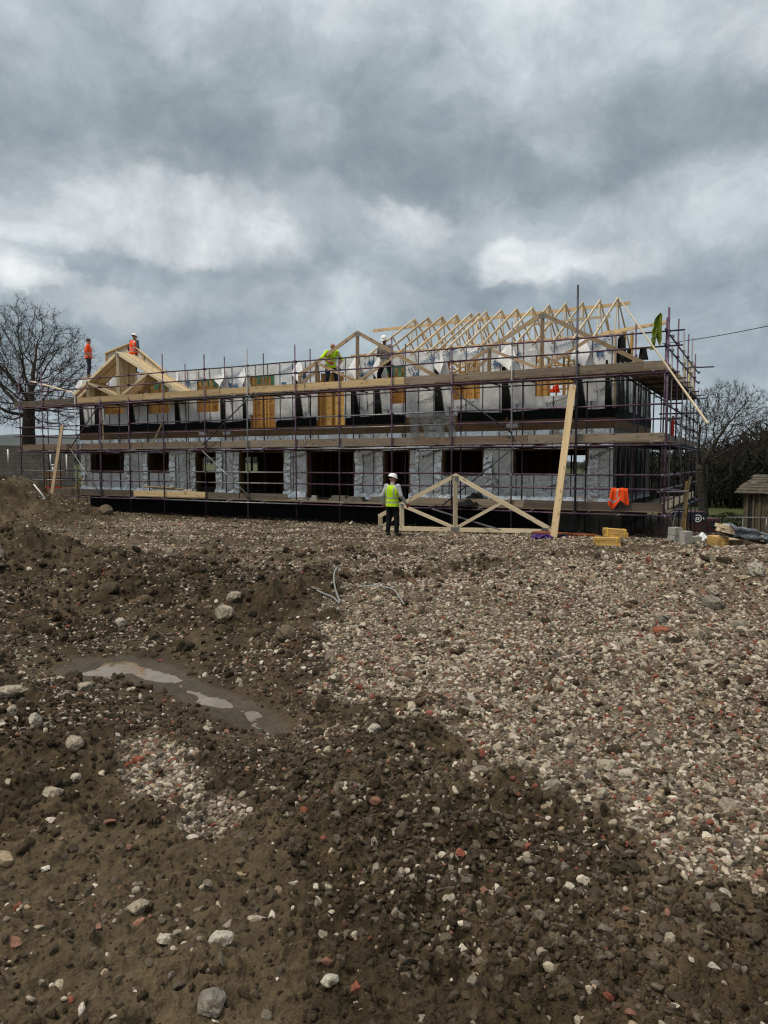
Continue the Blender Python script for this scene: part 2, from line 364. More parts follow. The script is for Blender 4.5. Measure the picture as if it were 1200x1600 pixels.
simple('twig', (0.055, 0.045, 0.036), 0.95, 0, 0.4, 3.0)
simple('wood_mass', (0.030, 0.030, 0.022), 1.0, 0, 0.5, 0.6)
simple('hill_green', (0.075, 0.085, 0.085), 1.0, 0, 0.3, 0.004)
simple('maroon_paint', (0.075, 0.03, 0.035), 0.5, 0, 0.3, 1.5)
simple('navy_paint', (0.018, 0.022, 0.034), 0.5, 0, 0.25, 3.0)
simple('red_paint', (0.45, 0.03, 0.02), 0.45, 0, 0.2, 6.0)
simple('rust', (0.25, 0.075, 0.03), 0.8, 0, 0.3, 6.0)
simple('purple_bag', (0.055, 0.02, 0.11), 0.45, 0, 0.3, 9.0)
simple('yellow_strap', (0.75, 0.6, 0.03), 0.5, 0, 0.1)
simple('hedge_leaf', (0.05, 0.065, 0.022), 0.9, 0, 0.5, 3.0)
simple('slate', (0.075, 0.064, 0.046), 0.85, 0, 0.4, 1.8, 0.5)
simple('barn_stone', (0.10, 0.08, 0.05), 0.95, 0, 0.45, 3.0, 0.8)
simple('green_sheet', (0.055, 0.14, 0.085), 0.5, 0, 0.45, 4.0, 0.4)
simple('osb', (0.42, 0.25, 0.09), 0.8, 0, 0.35, 22.0, 0.3)
simple('ply_pale', (0.60, 0.53, 0.42), 0.75, 0, 0.12, 3.0)
simple('insulation', (0.74, 0.66, 0.40), 0.8, 0, 0.15, 3.0)
simple('paper', (0.62, 0.60, 0.60), 0.7, 0, 0.1, 8.0)
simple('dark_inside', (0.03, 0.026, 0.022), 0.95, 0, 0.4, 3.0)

def foil_material(name, c, metal, rough, b1=0.75):
    m, t, b = mat(name)
    o = t.add('ShaderNodeTexCoord').outputs['Object']
    def ridge(sc, dist, vs):
        n = t.noise(t.vscale(o, vs), sc, 3, 0.55, dist)
        return t.math('ABSOLUTE', t.math('SUBTRACT', n.outputs['Fac'], 0.5))
    w = ridge(1.1, 0.8, (1, 1, .45)); cr = ridge(4.0, 1.6, (1, 1, 1.5)); fine = ridge(9, 1.5, (1, 1, 1.3))
    patch = t.maprange(t.noise(t.vscale(o, (1, 1, .6)), 1.1, 3).outputs['Fac'], .47, .62, .06, 1.0)
    n3 = t.noise(o, 3.1, 4)
    k = t.ramp(n3.outputs['Fac'], [(0.3, tuple(x * 0.80 for x in c)), (0.7, c)])
    setc(t, b, k)
    b.inputs['Metallic'].default_value = metal; b.inputs['Specular IOR Level'].default_value = 0.5
    t.l.new(t.maprange(n3.outputs['Fac'], .3, .7, rough - .08, rough + .10), b.inputs['Roughness'])
    h = t.math('ADD', w, t.math('MULTIPLY', t.math('ADD', cr, t.math('MULTIPLY', fine, .12)), t.math('MULTIPLY', patch, .55)))
    bump(t, b, h, b1, 0.14)
    M[name] = m
foil_material('foil', (0.84, 0.84, 0.83), 0.35, 0.26)
foil_material('foil_shiny', (0.92, 0.92, 0.91), 0.70, 0.24, 0.6)
foil_material('foil_print', (0.80, 0.81, 0.82), 0.25, 0.38, 0.5)
foil_material('foil_white', (0.86, 0.865, 0.87), 0.0, 0.5, 0.2)
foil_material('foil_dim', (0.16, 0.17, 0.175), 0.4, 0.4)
foil_material('wrap_dark', (0.10, 0.115, 0.14), 0.2, 0.2, 0.9)
foil_material('wrap_white', (0.72, 0.74, 0.75), 0.1, 0.3, 0.8)

def clear_sheet():
    m, t, b = mat('clear_sheet')
    o = t.add('ShaderNodeTexCoord').outputs['Object']
    n = t.noise(o, 5, 5, 0.6, 1.5)
    setc(t, b, (0.62, 0.62, 0.60)); b.inputs['Roughness'].default_value = 0.25
    t.l.new(t.maprange(n.outputs['Fac'], 0.35, 0.7, 0.35, 0.8), b.inputs['Alpha'])
    bump(t, b, n.outputs['Fac'], 0.8, 0.05)
    M['clear_sheet'] = m
clear_sheet()

def ground_material():
    m, t, b = mat('ground'); b.inputs['Specular IOR Level'].default_value = 0.10
    geo = t.add('ShaderNodeNewGeometry').outputs['Position']
    at_ = t.add('ShaderNodeAttribute', attribute_name='mask')
    sp = t.add('ShaderNodeSeparateColor'); t.l.new(at_.outputs['Color'], sp.inputs[0])
    gravel, clay, wet = sp.outputs[0], sp.outputs[1], sp.outputs[2]
    grass = at_.outputs['Alpha']
    n1 = t.noise(geo, 1.3, 6, 0.62); n2 = t.noise(geo, 14, 5, 0.65); n3 = t.noise(geo, 55, 4, 0.65); n4 = t.noise(geo, 0.35, 4, 0.6)
    mud = t.ramp(n1.outputs['Fac'], [(0.30, (0.029, 0.021, 0.012)), (0.5, (0.062, 0.046, 0.027)), (0.72, (0.128, 0.096, 0.059))])
    mud = t.mix(0.75, mud, t.ramp(n2.outputs['Fac'], [(0.3, (0.45, 0.44, 0.42)), (0.5, (1, 1, 1)), (0.72, (1.8, 1.75, 1.68))]), 'MULTIPLY')
    cl = t.ramp(n2.outputs['Fac'], [(0.3, (0.060, 0.045, 0.027)), (0.7, (0.130, 0.098, 0.060))])
    c = t.mix(t.math('MULTIPLY', clay, 0.8), mud, cl)
    gr = t.ramp(n3.outputs['Fac'], [(0.3, (0.045, 0.034, 0.022)), (0.5, (0.12, 0.094, 0.066)), (0.66, (0.27, 0.225, 0.17)), (0.75, (0.44, 0.38, 0.30))])
    c = t.mix(t.math('MULTIPLY', gravel, 0.9), c, gr)
    c = t.mix(1.0, c, t.ramp(n4.outputs['Fac'], [(0.3, (0.78, 0.77, 0.75)), (0.7, (1.2, 1.19, 1.17))]), 'MULTIPLY')
    c = t.mix(t.math('MULTIPLY', wet, 0.5), c, (0.068, 0.048, 0.027))
    gcol = t.ramp(n1.outputs['Fac'], [(0.3, (0.035, 0.045, 0.016)), (0.7, (0.075, 0.085, 0.035))])
    c = t.mix(grass, c, gcol)
    setc(t, b, c)
    ro = t.maprange(n2.outputs['Fac'], 0.35, 0.65, 0.55, 0.9)
    ro = t.math('SUBTRACT', ro, t.math('MULTIPLY', wet, 0.32))
    t.l.new(ro, b.inputs['Roughness'])
    h = t.math('ADD', t.math('MULTIPLY', n2.outputs['Fac'], 0.6), t.math('MULTIPLY', n3.outputs['Fac'], 0.5))
    n5 = t.noise(geo, 130, 3, 0.6)
    h = t.math('ADD', h, t.math('MULTIPLY', n5.outputs['Fac'], 0.22))
    t.l.new(t.maprange(wet, .8, 1.0, 0.08, 0.32), b.inputs['Specular IOR Level'])
    bump(t, b, h, 0.9, 0.035)
    M['ground'] = m
ground_material()
def water_material():
    m, t, b = mat('puddle_water')
    geo = t.add('ShaderNodeNewGeometry').outputs['Position']
    n = t.noise(geo, 5, 5, 0.6)
    setc(t, b, t.ramp(n.outputs['Fac'], [(0.35, (0.10, 0.072, 0.042)), (0.65, (0.18, 0.135, 0.085))]))
    b.inputs['Roughness'].default_value = 0.06
    b.inputs['IOR'].default_value = 1.36
    b.inputs['Specular IOR Level'].default_value = 0.8
    bump(t, b, t.noise(t.vscale(geo, (9, 18, 1)), 1, 2).outputs['Fac'], 0.06, 0.01)
    M['water'] = m
water_material()
def stone_material():
    m, t, b = mat('rubble_stone'); b.inputs['Specular IOR Level'].default_value = 0.10
    a = t.add('ShaderNodeAttribute', attribute_type='INSTANCER', attribute_name='tint')
    o = t.add('ShaderNodeTexCoord').outputs['Object']
    n = t.noise(o, 2.3, 5, 0.65); n2 = t.noise(o, 7, 4, 0.7)
    c = t.mix(1.0, a.outputs['Color'], t.ramp(n.outputs['Fac'], [(0.3, (0.55, 0.52, 0.48)), (0.55, (1, 1, 1)), (0.75, (1.25, 1.22, 1.18))]), 'MULTIPLY')
    mudf = t.maprange(n2.outputs['Fac'], 0.52, 0.68, 0, 0.7)
    c = t.mix(mudf, c, (0.065, 0.048, 0.030))
    setc(t, b, c); b.inputs['Roughness'].default_value = 0.8
    bump(t, b, n2.outputs['Fac'], 0.5, 0.08)
    M['rubble'] = m
    for nm, cc in (('rock_pale', (0.36, 0.31, 0.235)), ('rock_grey', (0.24, 0.215, 0.175)), ('rock_buff', (0.33, 0.28, 0.20)), ('rock_white', (0.46, 0.42, 0.34)), ('rock_brick', (0.34, 0.10, 0.055)), ('rock_brown', (0.15, 0.115, 0.075))):
        m, t, b = mat(nm)
        o = t.add('ShaderNodeTexCoord').outputs['Object']
        n = t.noise(o, 9, 6, 0.65); n2 = t.noise(o, 22, 4, 0.7)
        c = t.ramp(n.outputs['Fac'], [(0.3, tuple(x * .62 for x in cc)), (0.6, cc), (0.78, tuple(min(1, x * 1.2) for x in cc))])
        c = t.mix(t.maprange(n2.outputs['Fac'], 0.46, 0.62, 0, 0.8), c, (0.08, 0.062, 0.04))
        setc(t, b, c); b.inputs['Roughness'].default_value = 0.85
        bump(t, b, n2.outputs['Fac'], 0.6, 0.02)
        M[nm] = m
stone_material()
def block_wall_material():
    m, t, b = mat('block_wall')
    uv = t.add('ShaderNodeTexCoord').outputs['UV']
    br = t.add('ShaderNodeTexBrick'); t.l.new(uv, br.inputs['Vector'])
    br.inputs['Scale'].default_value = 1.0; br.inputs['Brick Width'].default_value = 0.45; br.inputs['Row Height'].default_value = 0.225
    br.inputs['Mortar Size'].default_value = 0.012; br.inputs['Color1'].default_value = (0.17, 0.155, 0.13, 1); br.inputs['Color2'].default_value = (0.23, 0.215, 0.18, 1); br.inputs['Mortar'].default_value = (0.10, 0.09, 0.078, 1)
    n = t.noise(uv, 2.2, 5)
    c = t.mix(1.0, br.outputs['Color'], t.ramp(n.outputs['Fac'], [(0.3, (0.75, 0.75, 0.75)), (0.7, (1.15, 1.15, 1.15))]), 'MULTIPLY')
    setc(t, b, c); b.inputs['Roughness'].default_value = 0.9
    bump(t, b, br.outputs['Fac'], -0.4, 0.01)
    M['block_wall'] = m
block_wall_material()

# ------------------------------------------------------------------ mesh + object helpers
class MB:
    def __init__(s, local=True):
        s.v = []; s.f = []; s.mi = []; s.uv = []; s.local = local; s.bar_id = random.randrange(1000); s.smooth = []
    def P(s, p): return W(*p) if s.local else Vector(p)
    def _face(s, idx, mi=0, uv=None, sm=False):
        s.f.append(idx); s.mi.append(mi); s.uv.append(uv or [(0, 0)] * len(idx)); s.smooth.append(sm)
    def bar(s, p, q, w, h, up=(0, 0, 1), mi=0, raw=False, jit=0.0):
        """rectangular timber from p to q; w across, h along up"""
        a, b = (Vector(p), Vector(q)) if raw else (s.P(p), s.P(q))
        d = (b - a); L = d.length; d.normalize()
        upv = Vector(up)
        if s.local and not raw: upv = EU * up[0] + EV * up[1] + Vector((0, 0, up[2]))
        x = d.cross(upv)
        if x.length < 1e-4: x = d.cross(Vector((1, 0.3, 0)))
        x.normalize(); y = x.cross(d).normalized()
        i0 = len(s.v)
        for c in (a, b):
            for sx, sy in ((-1, -1), (1, -1), (1, 1), (-1, 1)):
                s.v.append(c + x * (sx * w / 2) + y * (sy * h / 2))
        s.bar_id += 1; V0 = 10 * (s.bar_id % 997) + 1; U0 = (s.bar_id * 3.7) % 50
        offs = [0, w, w + h, 2 * w + h, 2 * w + 2 * h]
        for k in range(4):
            n = (k + 1) % 4
            s._face((i0 + k, i0 + n, i0 + 4 + n, i0 + 4 + k), mi, [(U0, V0 + offs[k]), (U0, V0 + offs[k + 1]), (U0 + L, V0 + offs[k + 1]), (U0 + L, V0 + offs[k])])
        s._face((i0 + 3, i0 + 2, i0 + 1, i0), mi, [(U0, V0), (U0 + .02, V0), (U0 + .02, V0 + h), (U0, V0 + h)])
        s._face((i0 + 4, i0 + 5, i0 + 6, i0 + 7), mi, [(U0, V0), (U0 + .02, V0), (U0 + .02, V0 + h), (U0, V0 + h)])
    def box(s, lo, hi, mi=0):
        """axis box in the site frame (or world when not local)"""
        i0 = len(s.v)
        for z in (lo[2], hi[2]):
            for (x, y) in ((lo[0], lo[1]), (hi[0], lo[1]), (hi[0], hi[1]), (lo[0], hi[1])):
                s.v.append(s.P((x, y, z)))
        s.bar_id += 1; V0 = 10 * (s.bar_id % 997) + 1
        q = [(0, 1, 5, 4), (1, 2, 6, 5), (2, 3, 7, 6), (3, 0, 4, 7), (3, 2, 1, 0), (4, 5, 6, 7)]
        dx, dy, dz = (abs(hi[i] - lo[i]) for i in range(3))
        for j, f in enumerate(q):
            a, b = ((dx, dz), (dy, dz), (dx, dz), (dy, dz), (dx, dy), (dx, dy))[j]
            s._face(tuple(i0 + k for k in f), mi, [(0, V0), (a, V0), (a, V0 + b), (0, V0 + b)])
    def tube(s, pts, r, n=8, mi=0, raw=False, cap=True):
        P = [Vector(p) if raw else s.P(p) for p in pts]
        rs = r if isinstance(r, (list, tuple)) else [r] * len(P)
        i0 = len(s.v); ref = None
        for k, c in enumerate(P):
            d = (P[min(k + 1, len(P) - 1)] - P[max(k - 1, 0)]).normalized()
            if ref is None:
                ref = d.cross(Vector((0, 0, 1)))
                if ref.length < 0.05: ref = d.cross(Vector((1, 0, 0)))
            x = (ref - d * ref.dot(d)).normalized(); ref = x; y = d.cross(x)
            for j in range(n):
                a = 2 * math.pi * j / n
                s.v.append(c + (x * math.cos(a) + y * math.sin(a)) * rs[k])
        for k in range(len(P) - 1):
            for j in range(n):
                jj = (j + 1) % n
                s._face((i0 + k * n + j, i0 + k * n + jj, i0 + (k + 1) * n + jj, i0 + (k + 1) * n + j), mi, None, True)
        if cap:
            s._face(tuple(i0 + j for j in reversed(range(n))), mi); s._face(tuple(i0 + (len(P) - 1) * n + j for j in range(n)), mi)
    def grid(s, fn, nx, ny, mi=0, uvs=(1, 1), sm=True, mi_fn=None):
        i0 = len(s.v)
        for j in range(ny + 1):
            for i in range(nx + 1): s.v.append(s.P(fn(i / nx, j / ny)))
        for j in range(ny):
            for i in range(nx):
                a = i0 + j * (nx + 1) + i
                uv = [(i / nx * uvs[0], j / ny * uvs[1]), ((i + 1) / nx * uvs[0], j / ny * uvs[1]), ((i + 1) / nx * uvs[0], (j + 1) / ny * uvs[1]), (i / nx * uvs[0], (j + 1) / ny * uvs[1])]
                s._face((a, a + 1, a + nx + 2, a + nx + 1), mi if mi_fn is None else mi_fn((i + .5) / nx, (j + .5) / ny), uv, sm)
    def prism(s, poly, depth_vec, mi=0):
        """polygon (site-frame or world points) pushed along depth_vec"""
        A = [s.P(p) for p in poly]
        dv = (EU * depth_vec[0] + EV * depth_vec[1] + Vector((0, 0, depth_vec[2]))) if s.local else Vector(depth_vec)
        i0 = len(s.v); n = len(A)
        s.v += A + [a + dv for a in A]
        s._face(tuple(range(i0, i0 + n)), mi); s._face(tuple(reversed(range(i0 + n, i0 + 2 * n))), mi)
        for k in range(n):
            j = (k + 1) % n
            s._face((i0 + j, i0 + k, i0 + n + k, i0 + n + j), mi)
    def build(s, name, mats, parent=None, loc=None, recalc=True, solid=0.0):
        base = Vector((0, 0, 0))
        p = parent
        while p is not None: base = base + p.location; p = p.parent
        if loc is not None: base = base + Vector(loc)
        me = bpy.data.meshes.new(name)
        me.from_pydata([tuple(v - base) for v in s.v], [], s.f)
        if not isinstance(mats, (list, tuple)): mats = [mats]
        for m in mats: me.materials.append(M[m])
        me.polygons.foreach_set('material_index', s.mi)
        me.polygons.foreach_set('use_smooth', s.smooth)
        ul = me.uv_layers.new(name='UVMap')
        flat = [c for fu in s.uv for t2 in fu for c in t2]
        ul.data.foreach_set('uv', flat)
        if recalc:
            bm = bmesh.new(); bm.from_mesh(me); bmesh.ops.recalc_face_normals(bm, faces=bm.faces[:])
            if solid: bmesh.ops.solidify(bm, geom=bm.faces[:], thickness=solid)
            bm.to_mesh(me); bm.free()
        me.update()
        o = bpy.data.objects.new(name, me); col.objects.link(o)
        if parent is not None: o.parent = parent
        if loc is not None: o.location = loc
        return o
def tag(o, label=None, cat=None, group=None, kind=None):
    if label: o['label'] = label
    if cat: o['category'] = cat
    if group: o['group'] = group
    if kind: o['kind'] = kind
    return o
def thing(name, label, cat, loc, group=None, rz=0.0):
    o = bpy.data.objects.new(name, None); o.location = loc; o.rotation_euler = (0, 0, rz); o.empty_display_size = 0.2
    col.objects.link(o)
    return tag(o, label, cat, group)
def mesh_obj(name, verts, faces, mats, parent=None, loc=None, smooth=False):
    me = bpy.data.meshes.new(name); me.from_pydata(verts, [], faces)
    for m in (mats if isinstance(mats, (list, tuple)) else [mats]): me.materials.append(M[m])
    if smooth: me.polygons.foreach_set('use_smooth', [True] * len(me.polygons))
    o = bpy.data.objects.new(name, me); col.objects.link(o)
    if parent is not None: o.parent = parent
    if loc is not None: o.location = loc
    return o

# ------------------------------------------------------------------ ground sheet
def build_ground():
    fa = np.linspace(-R(54), R(54), 1180)
    rest = np.linspace(R(54), 2 * math.pi - R(54), 120)[1:-1]
    ang = np.concatenate([fa, rest])
    rad = np.concatenate([[0.05, 0.4, 0.8], np.geomspace(1.2, 9, 1100), np.geomspace(9.03, 40, 380), np.geomspace(41, 6000, 130)])
    A, Rr = np.meshgrid(ang, rad)
    X = (np.sin(A) * Rr).ravel(); Y = (np.cos(A) * Rr).ravel()
    Z, g, cl, cr, wet = terrain(X, Y)
    u = (X - ORG.x) * EU.x + (Y - ORG.y) * EU.y; v = (X - ORG.x) * EV.x + (Y - ORG.y) * EV.y
    grass = np.clip(np.maximum(sstep((v - 13) / 6), sstep((np.hypot(X, Y) - 45) / 15)), 0, 1)
    na, nr = len(ang), len(rad)
    i = np.arange(nr - 1)[:, None] * na; j = np.arange(na)[None, :]
    a = (i + j).ravel(); b = (i + (j + 1) % na).ravel()
    F = np.stack([a, b, b + na, a + na], 1)
    me = bpy.data.meshes.new('ground')
    me.vertices.add(len(X)); me.vertices.foreach_set('co', np.stack([X, Y, Z], 1).ravel())
    me.loops.add(F.size); me.loops.foreach_set('vertex_index', F.ravel().astype(np.int32))
    me.polygons.add(len(F)); me.polygons.foreach_set('loop_start', np.arange(0, F.size, 4, dtype=np.int32))
    me.polygons.foreach_set('use_smooth', np.ones(len(F), bool))
    me.update(calc_edges=True)
    at_ = me.attributes.new('mask', 'FLOAT_COLOR', 'POINT')
    at_.data.foreach_set('color', np.stack([g, cl, wet, grass], 1).ravel())
    me.materials.append(M['ground'])
    o = bpy.data.objects.new('ground', me); col.objects.link(o)
    tag(o, kind='structure')
build_ground()
def build_puddle():
    P = POLY_WATER; cx = sum(p[0] for p in P) / len(P); cy = sum(p[1] for p in P) / len(P)
    V = [(cx + (x - cx) * 1.08, cy + (y - cy) * 1.10, WATER_Z) for x, y in P]
    o = mesh_obj('puddle_water', V, [tuple(range(len(V)))], 'water'); tag(o, kind='structure')
build_puddle()

# ------------------------------------------------------------------ timber framed building
building = thing('timber_frame_house', 'two storey timber frame house wrapped in silver foil behind the scaffolding', 'house', W(13.8, 5.4, 0))
U0, U1, V0, V1 = 1.7, 26.0, 1.6, 9.27
Z_FL, Z_HEAD, Z_STRIP, Z_RIM, Z_SOLE, Z_TOP = 0.85, 2.64, 3.05, 3.29, 3.58, 6.05
LOW = [(2.48, 4.89, 1.80), (5.96, 7.45, 1.76), (8.74, 9.78, 0.87), (11.03, 13.15, 0.87), (14.26, 16.46, 0.87), (17.75, 18.81, 0.87), (20.37, 21.61, 1.77), (23.12, 25.32, 1.75)]
UPP = [(2.94, 4.2, 4.33), (6.1, 7.28, 4.34), (8.93, 9.86, 4.30), (11.47, 12.65, 3.60), (14.67, 15.88, 3.60), (17.51, 18.71, 4.30), (20.3, 21.54, 4.34), (23.1, 24.3, 4.40)]
UP_HEAD = 5.66
rng = np.random.RandomState(3)
def foil_panel(u0, u1, z0, z1, v=V0, mi='foil', seams=True, seed=0, name='membrane', amp=0.010, axis='u', hem=0.0, crease=None):
    """a wrinkled sheet over the wall, with the black batten lines of the studs behind it"""
    w, h = abs(u1 - u0), z1 - z0
    nx, nz = max(3, int(w / 0.045)), max(3, int(h / 0.05))
    gx = np.linspace(u0, u1, nx + 1); gz = np.linspace(z0, z1, nz + 1)
    GX, GZ = np.meshgrid(gx, gz)
    D = amp * 2 * (fbm(GX + seed, GZ * 0.6 + seed * 1.3, 2.4, 4, 100) - 0.5)
    if crease:
        c0, c1, ca = crease
        k = np.exp(-((GX - (c0 + c1) / 2) / max(0.05, abs(c1 - c0) / 2)) ** 2)
        D = D + ca * k * (1 - np.abs(2 * fbm(GX * 0.7 + seed, GZ * 1.6, 2.8, 3, 140) - 1) - 0.6) * 2
    D = np.where(D > 0, -.55 * D, D) if crease else np.minimum(D, .012)
    zoff = np.zeros_like(D)
    if hem:
        bot = np.clip(1 - (GZ - z0) / 0.25, 0, 1)
        zoff = hem * bot * (fbm(GX, GX * 0, 2.0, 3, 77 + int(seed)) - 0.5) * 2
        D = D - 0.05 * bot * bot * (hem > 0)
    mb = MB(); i0 = 0
    for jj in range(nz + 1):
        for ii in range(nx + 1):
            d = v + D[jj, ii] - 0.012
            p = (GX[jj, ii], d, GZ[jj, ii] + zoff[jj, ii]) if axis == 'u' else (d, GX[jj, ii], GZ[jj, ii] + zoff[jj, ii])
            mb.v.append(W(*p))
    for jj in range(nz):
        for ii in range(nx):
            a = jj * (nx + 1) + ii
            mb._face((a, a + 1, a + nx + 2, a + nx + 1), 0, None, True)
    if seams:
        k0 = math.ceil(min(u0, u1) / 0.6)
        uu = k0 * 0.6
        while uu < max(u0, u1) - 0.03:
            if uu > min(u0, u1) + 0.05:
                if axis == 'u': mb.box((uu - 0.011, v - 0.034, z0 + 0.02), (uu + 0.011, v - 0.024, z1 - 0.01), 1)
                else: mb.box((v - 0.034, uu - 0.011, z0 + 0.02), (v - 0.024, uu + 0.011, z1 - 0.01), 1)
            uu += 0.6
    return mb.build(name, [mi, 'tube_dark'], building, recalc=False)
def holes(z0, z1, ops, head, u0=U0, u1=U1):
    """rectangles (u0,u1,z0,z1) of a wall with openings left out"""
    out = []; cur = u0
    for (a, b, zb) in sorted(ops):
        out.append((cur, a, z0, z1, 'pier'))
        if zb > z0 + 0.06: out.append((a, b, z0, zb, 'sill'))
        if head < z1 - 0.02: out.append((a, b, head, z1, 'head'))
        cur = b
    out.append((cur, u1, z0, z1, 'pier'))
    return out
# plinth and floors
m = MB(); m.box((U0 + 0.02, V0 + 0.45, -0.3), (U1, V1, Z_FL - 0.06)); m.build('plinth', 'black_membrane', building)  # wrapped base; its black also stands in for shade below the scaffold deck
m = MB()
for k in range(7): m.box((U0 - 0.3 + k * 0.33, V0 - 0.10 + 0.012 * (k % 2), -0.25), (U0 - 0.3 + k * 0.33 + 0.31, V0 - 0.06 + 0.012 * (k % 2), Z_FL - 0.12))
m.build('shutter_panel', 'shutter_board', building)
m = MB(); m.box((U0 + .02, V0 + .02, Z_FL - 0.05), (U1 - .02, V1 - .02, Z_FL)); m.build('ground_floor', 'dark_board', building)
m = MB(); m.box((U0 + .02, V0 + .15, Z_STRIP), (U1 - .02, V1 - .15, Z_SOLE - 0.02)); m.build('upper_floor', 'osb', building)
# structural leaf behind the foil
m = MB()
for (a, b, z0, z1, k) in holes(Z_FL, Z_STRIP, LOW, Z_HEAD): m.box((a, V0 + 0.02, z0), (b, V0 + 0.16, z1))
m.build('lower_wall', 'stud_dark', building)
m = MB()
for (a, b, z0, z1, k) in holes(Z_SOLE, Z_TOP, UPP, UP_HEAD): m.box((a, V0 + 0.02, z0), (b, V0 + 0.16, z1))
m.build('upper_wall', 'osb', building)
# rear, left and right leaves
m = MB()
for (a, b, z0, z1, k) in holes(Z_FL, Z_STRIP, [(3.5, 5.2, 1.7), (21.5, 25.4, 1.75)], 2.5): m.box((a, V1 - 0.16, z0), (b, V1, z1))
for (a, b, z0, z1, k) in holes(Z_SOLE, Z_TOP, [(4.0, 5.8, 4.4), (9.6, 11.2, 4.5), (14.6, 17.2, 4.4)], 5.5): m.box((a, V1 - 0.16, z0), (b, V1, z1), 1)
m.build('rear_wall', ['stud_dark', 'osb'], building)
m = MB(); m.box((U1 - 0.16, V0 + .16, Z_FL), (U1, V1 - .16, Z_TOP)); m.build('gable_wall', 'osb', building)
m = MB()
for (a, b, z0, z1, k) in holes(Z_FL, Z_STRIP, [(4.2, 5.6, 1.8)], 2.55, V0 + .16, V1 - .16): m.box((U0 + 0.02, a, z0), (U0 + 0.16, b, z1))
for (a, b, z0, z1, k) in holes(Z_SOLE, Z_TOP - .5, [(3.0, 3.9, 4.3)], 5.3, V0 + .16, V1 - .16): m.box((U0 + 0.02, a, z0), (U0 + 0.16, b, z1))
m.build('gable_wall', 'stud_dark', building)
# lower foil
i = 0
for (a, b, z0, z1, k) in holes(Z_FL + 0.0, Z_HEAD, LOW, Z_HEAD):
    cr = [(b - 0.1, b - 0.45, 0.05), (a + .1, a + .35, 0.06), ((a + b) / 2, (a + b) / 2 + .3, .05)][i % 3] if k == 'pier' else None
    foil_panel(a, b, z0 + (0.02 if k == 'pier' else 0.0), z1, seed=i * 3.7, hem=0.05 if z0 < 1 else 0, crease=cr, amp=0.014)
    i += 1
for (a, b, z0, z1, k) in holes(Z_FL, Z_HEAD, LOW, Z_HEAD):
    if k == 'pier':
        for (q0, q1) in (((b - .34, b - .03),) if b - a < 1.2 else ((a + .03, a + .30), (b - .38, b - .04))):
            m = MB(); sd_ = q0 * 7
            def lap(s, t, q0=q0, q1=q1, sd_=sd_):
                u = q0 + (q1 - q0) * s; z = Z_FL + .02 + (Z_HEAD - .10 - Z_FL) * t
                r = 1 - abs(2 * float(fbm(np.array([u * 2.5 + sd_]), np.array([z * 3.2 + u]), 1.6, 3, 610)[0]) - 1)
                return (u + .02 * math.sin(9 * t + sd_), V0 - .03 - .06 * r * (1 - .55 * t), z)
            m.grid(lap, 9, 46); m.build('membrane_lap', 'foil_shiny', building, recalc=False)
    if z0 < Z_FL + .1 or k == 'sill':
        m = MB()
        def hem(s, t, a=a, b=b):
            u = a + (b - a) * s; r = float(fbm(np.array([u * 1.9]), np.array([t * .6 + 3]), 1.8, 3, 620)[0])
            return (u, V0 - .03 - .09 * (1 - t) - .05 * r, Z_FL - .02 + .24 * t + .06 * (r - .5))
        m.grid(hem, max(6, int((b - a) * 14)), 6); m.build('membrane_hem', 'foil_shiny', building, recalc=False)
foil_panel(U0, U1, Z_HEAD + 0.01, Z_RIM - 0.045, v=V0 - 0.03, seed=91, amp=0.06, hem=0.03, mi='foil_shiny')
# rim timber, black cavity strip
m = MB(); uu = U0
while uu < U1 - 0.1:
    e = min(U1, uu + 4.4); m.box((uu + 0.004, V0 - 0.055, Z_RIM - .04), (e - 0.004, V0 - 0.01, Z_SOLE)); uu = e
m.build('rim_board', 'rim_timber', building)
for (a, b) in ((7.5, 7.95), (11.0, 11.03), (18.2, 18.6), (16.9, 17.3), (4.75, 5.15)):
    m = MB(); m.box((a, V0 - 0.06, Z_RIM + 0.05), (b, V0 - 0.056, Z_SOLE - 0.08)); m.build('paper_label', 'paper', building)
for (a, b) in ((1.7, 5.1), (5.2, 6.9), (8.9, 11.4), (12.7, 14.6), (15.9, 26.0)):
    m = MB()
    m.grid(lambda s, t, a=a, b=b: (a + (b - a) * s, V0 - 0.035 - 0.02 * math.sin(9 * s * (b - a)) * t, Z_SOLE - 0.01 + (Z_SOLE + 0.30 - (Z_SOLE - 0.01)) * t + 0.03 * math.sin(2.1 * (a + (b - a) * s))), max(6, int((b - a) * 5)), 3)
    m.build('cavity_strip', 'black_membrane', building)
# upper foil below and above the top deck
i = 0
uppers = []
for (a, b, z0, z1, k) in holes(Z_SOLE + 0.22, Z_TOP + 0.02, UPP, UP_HEAD):
    o = foil_panel(a, b, max(z0, Z_SOLE + .22), z1, seed=50 + i * 2.9, mi='foil_print', amp=0.014 if k != 'head' else 0.03)
    uppers.append((a, b, o, k)); i += 1
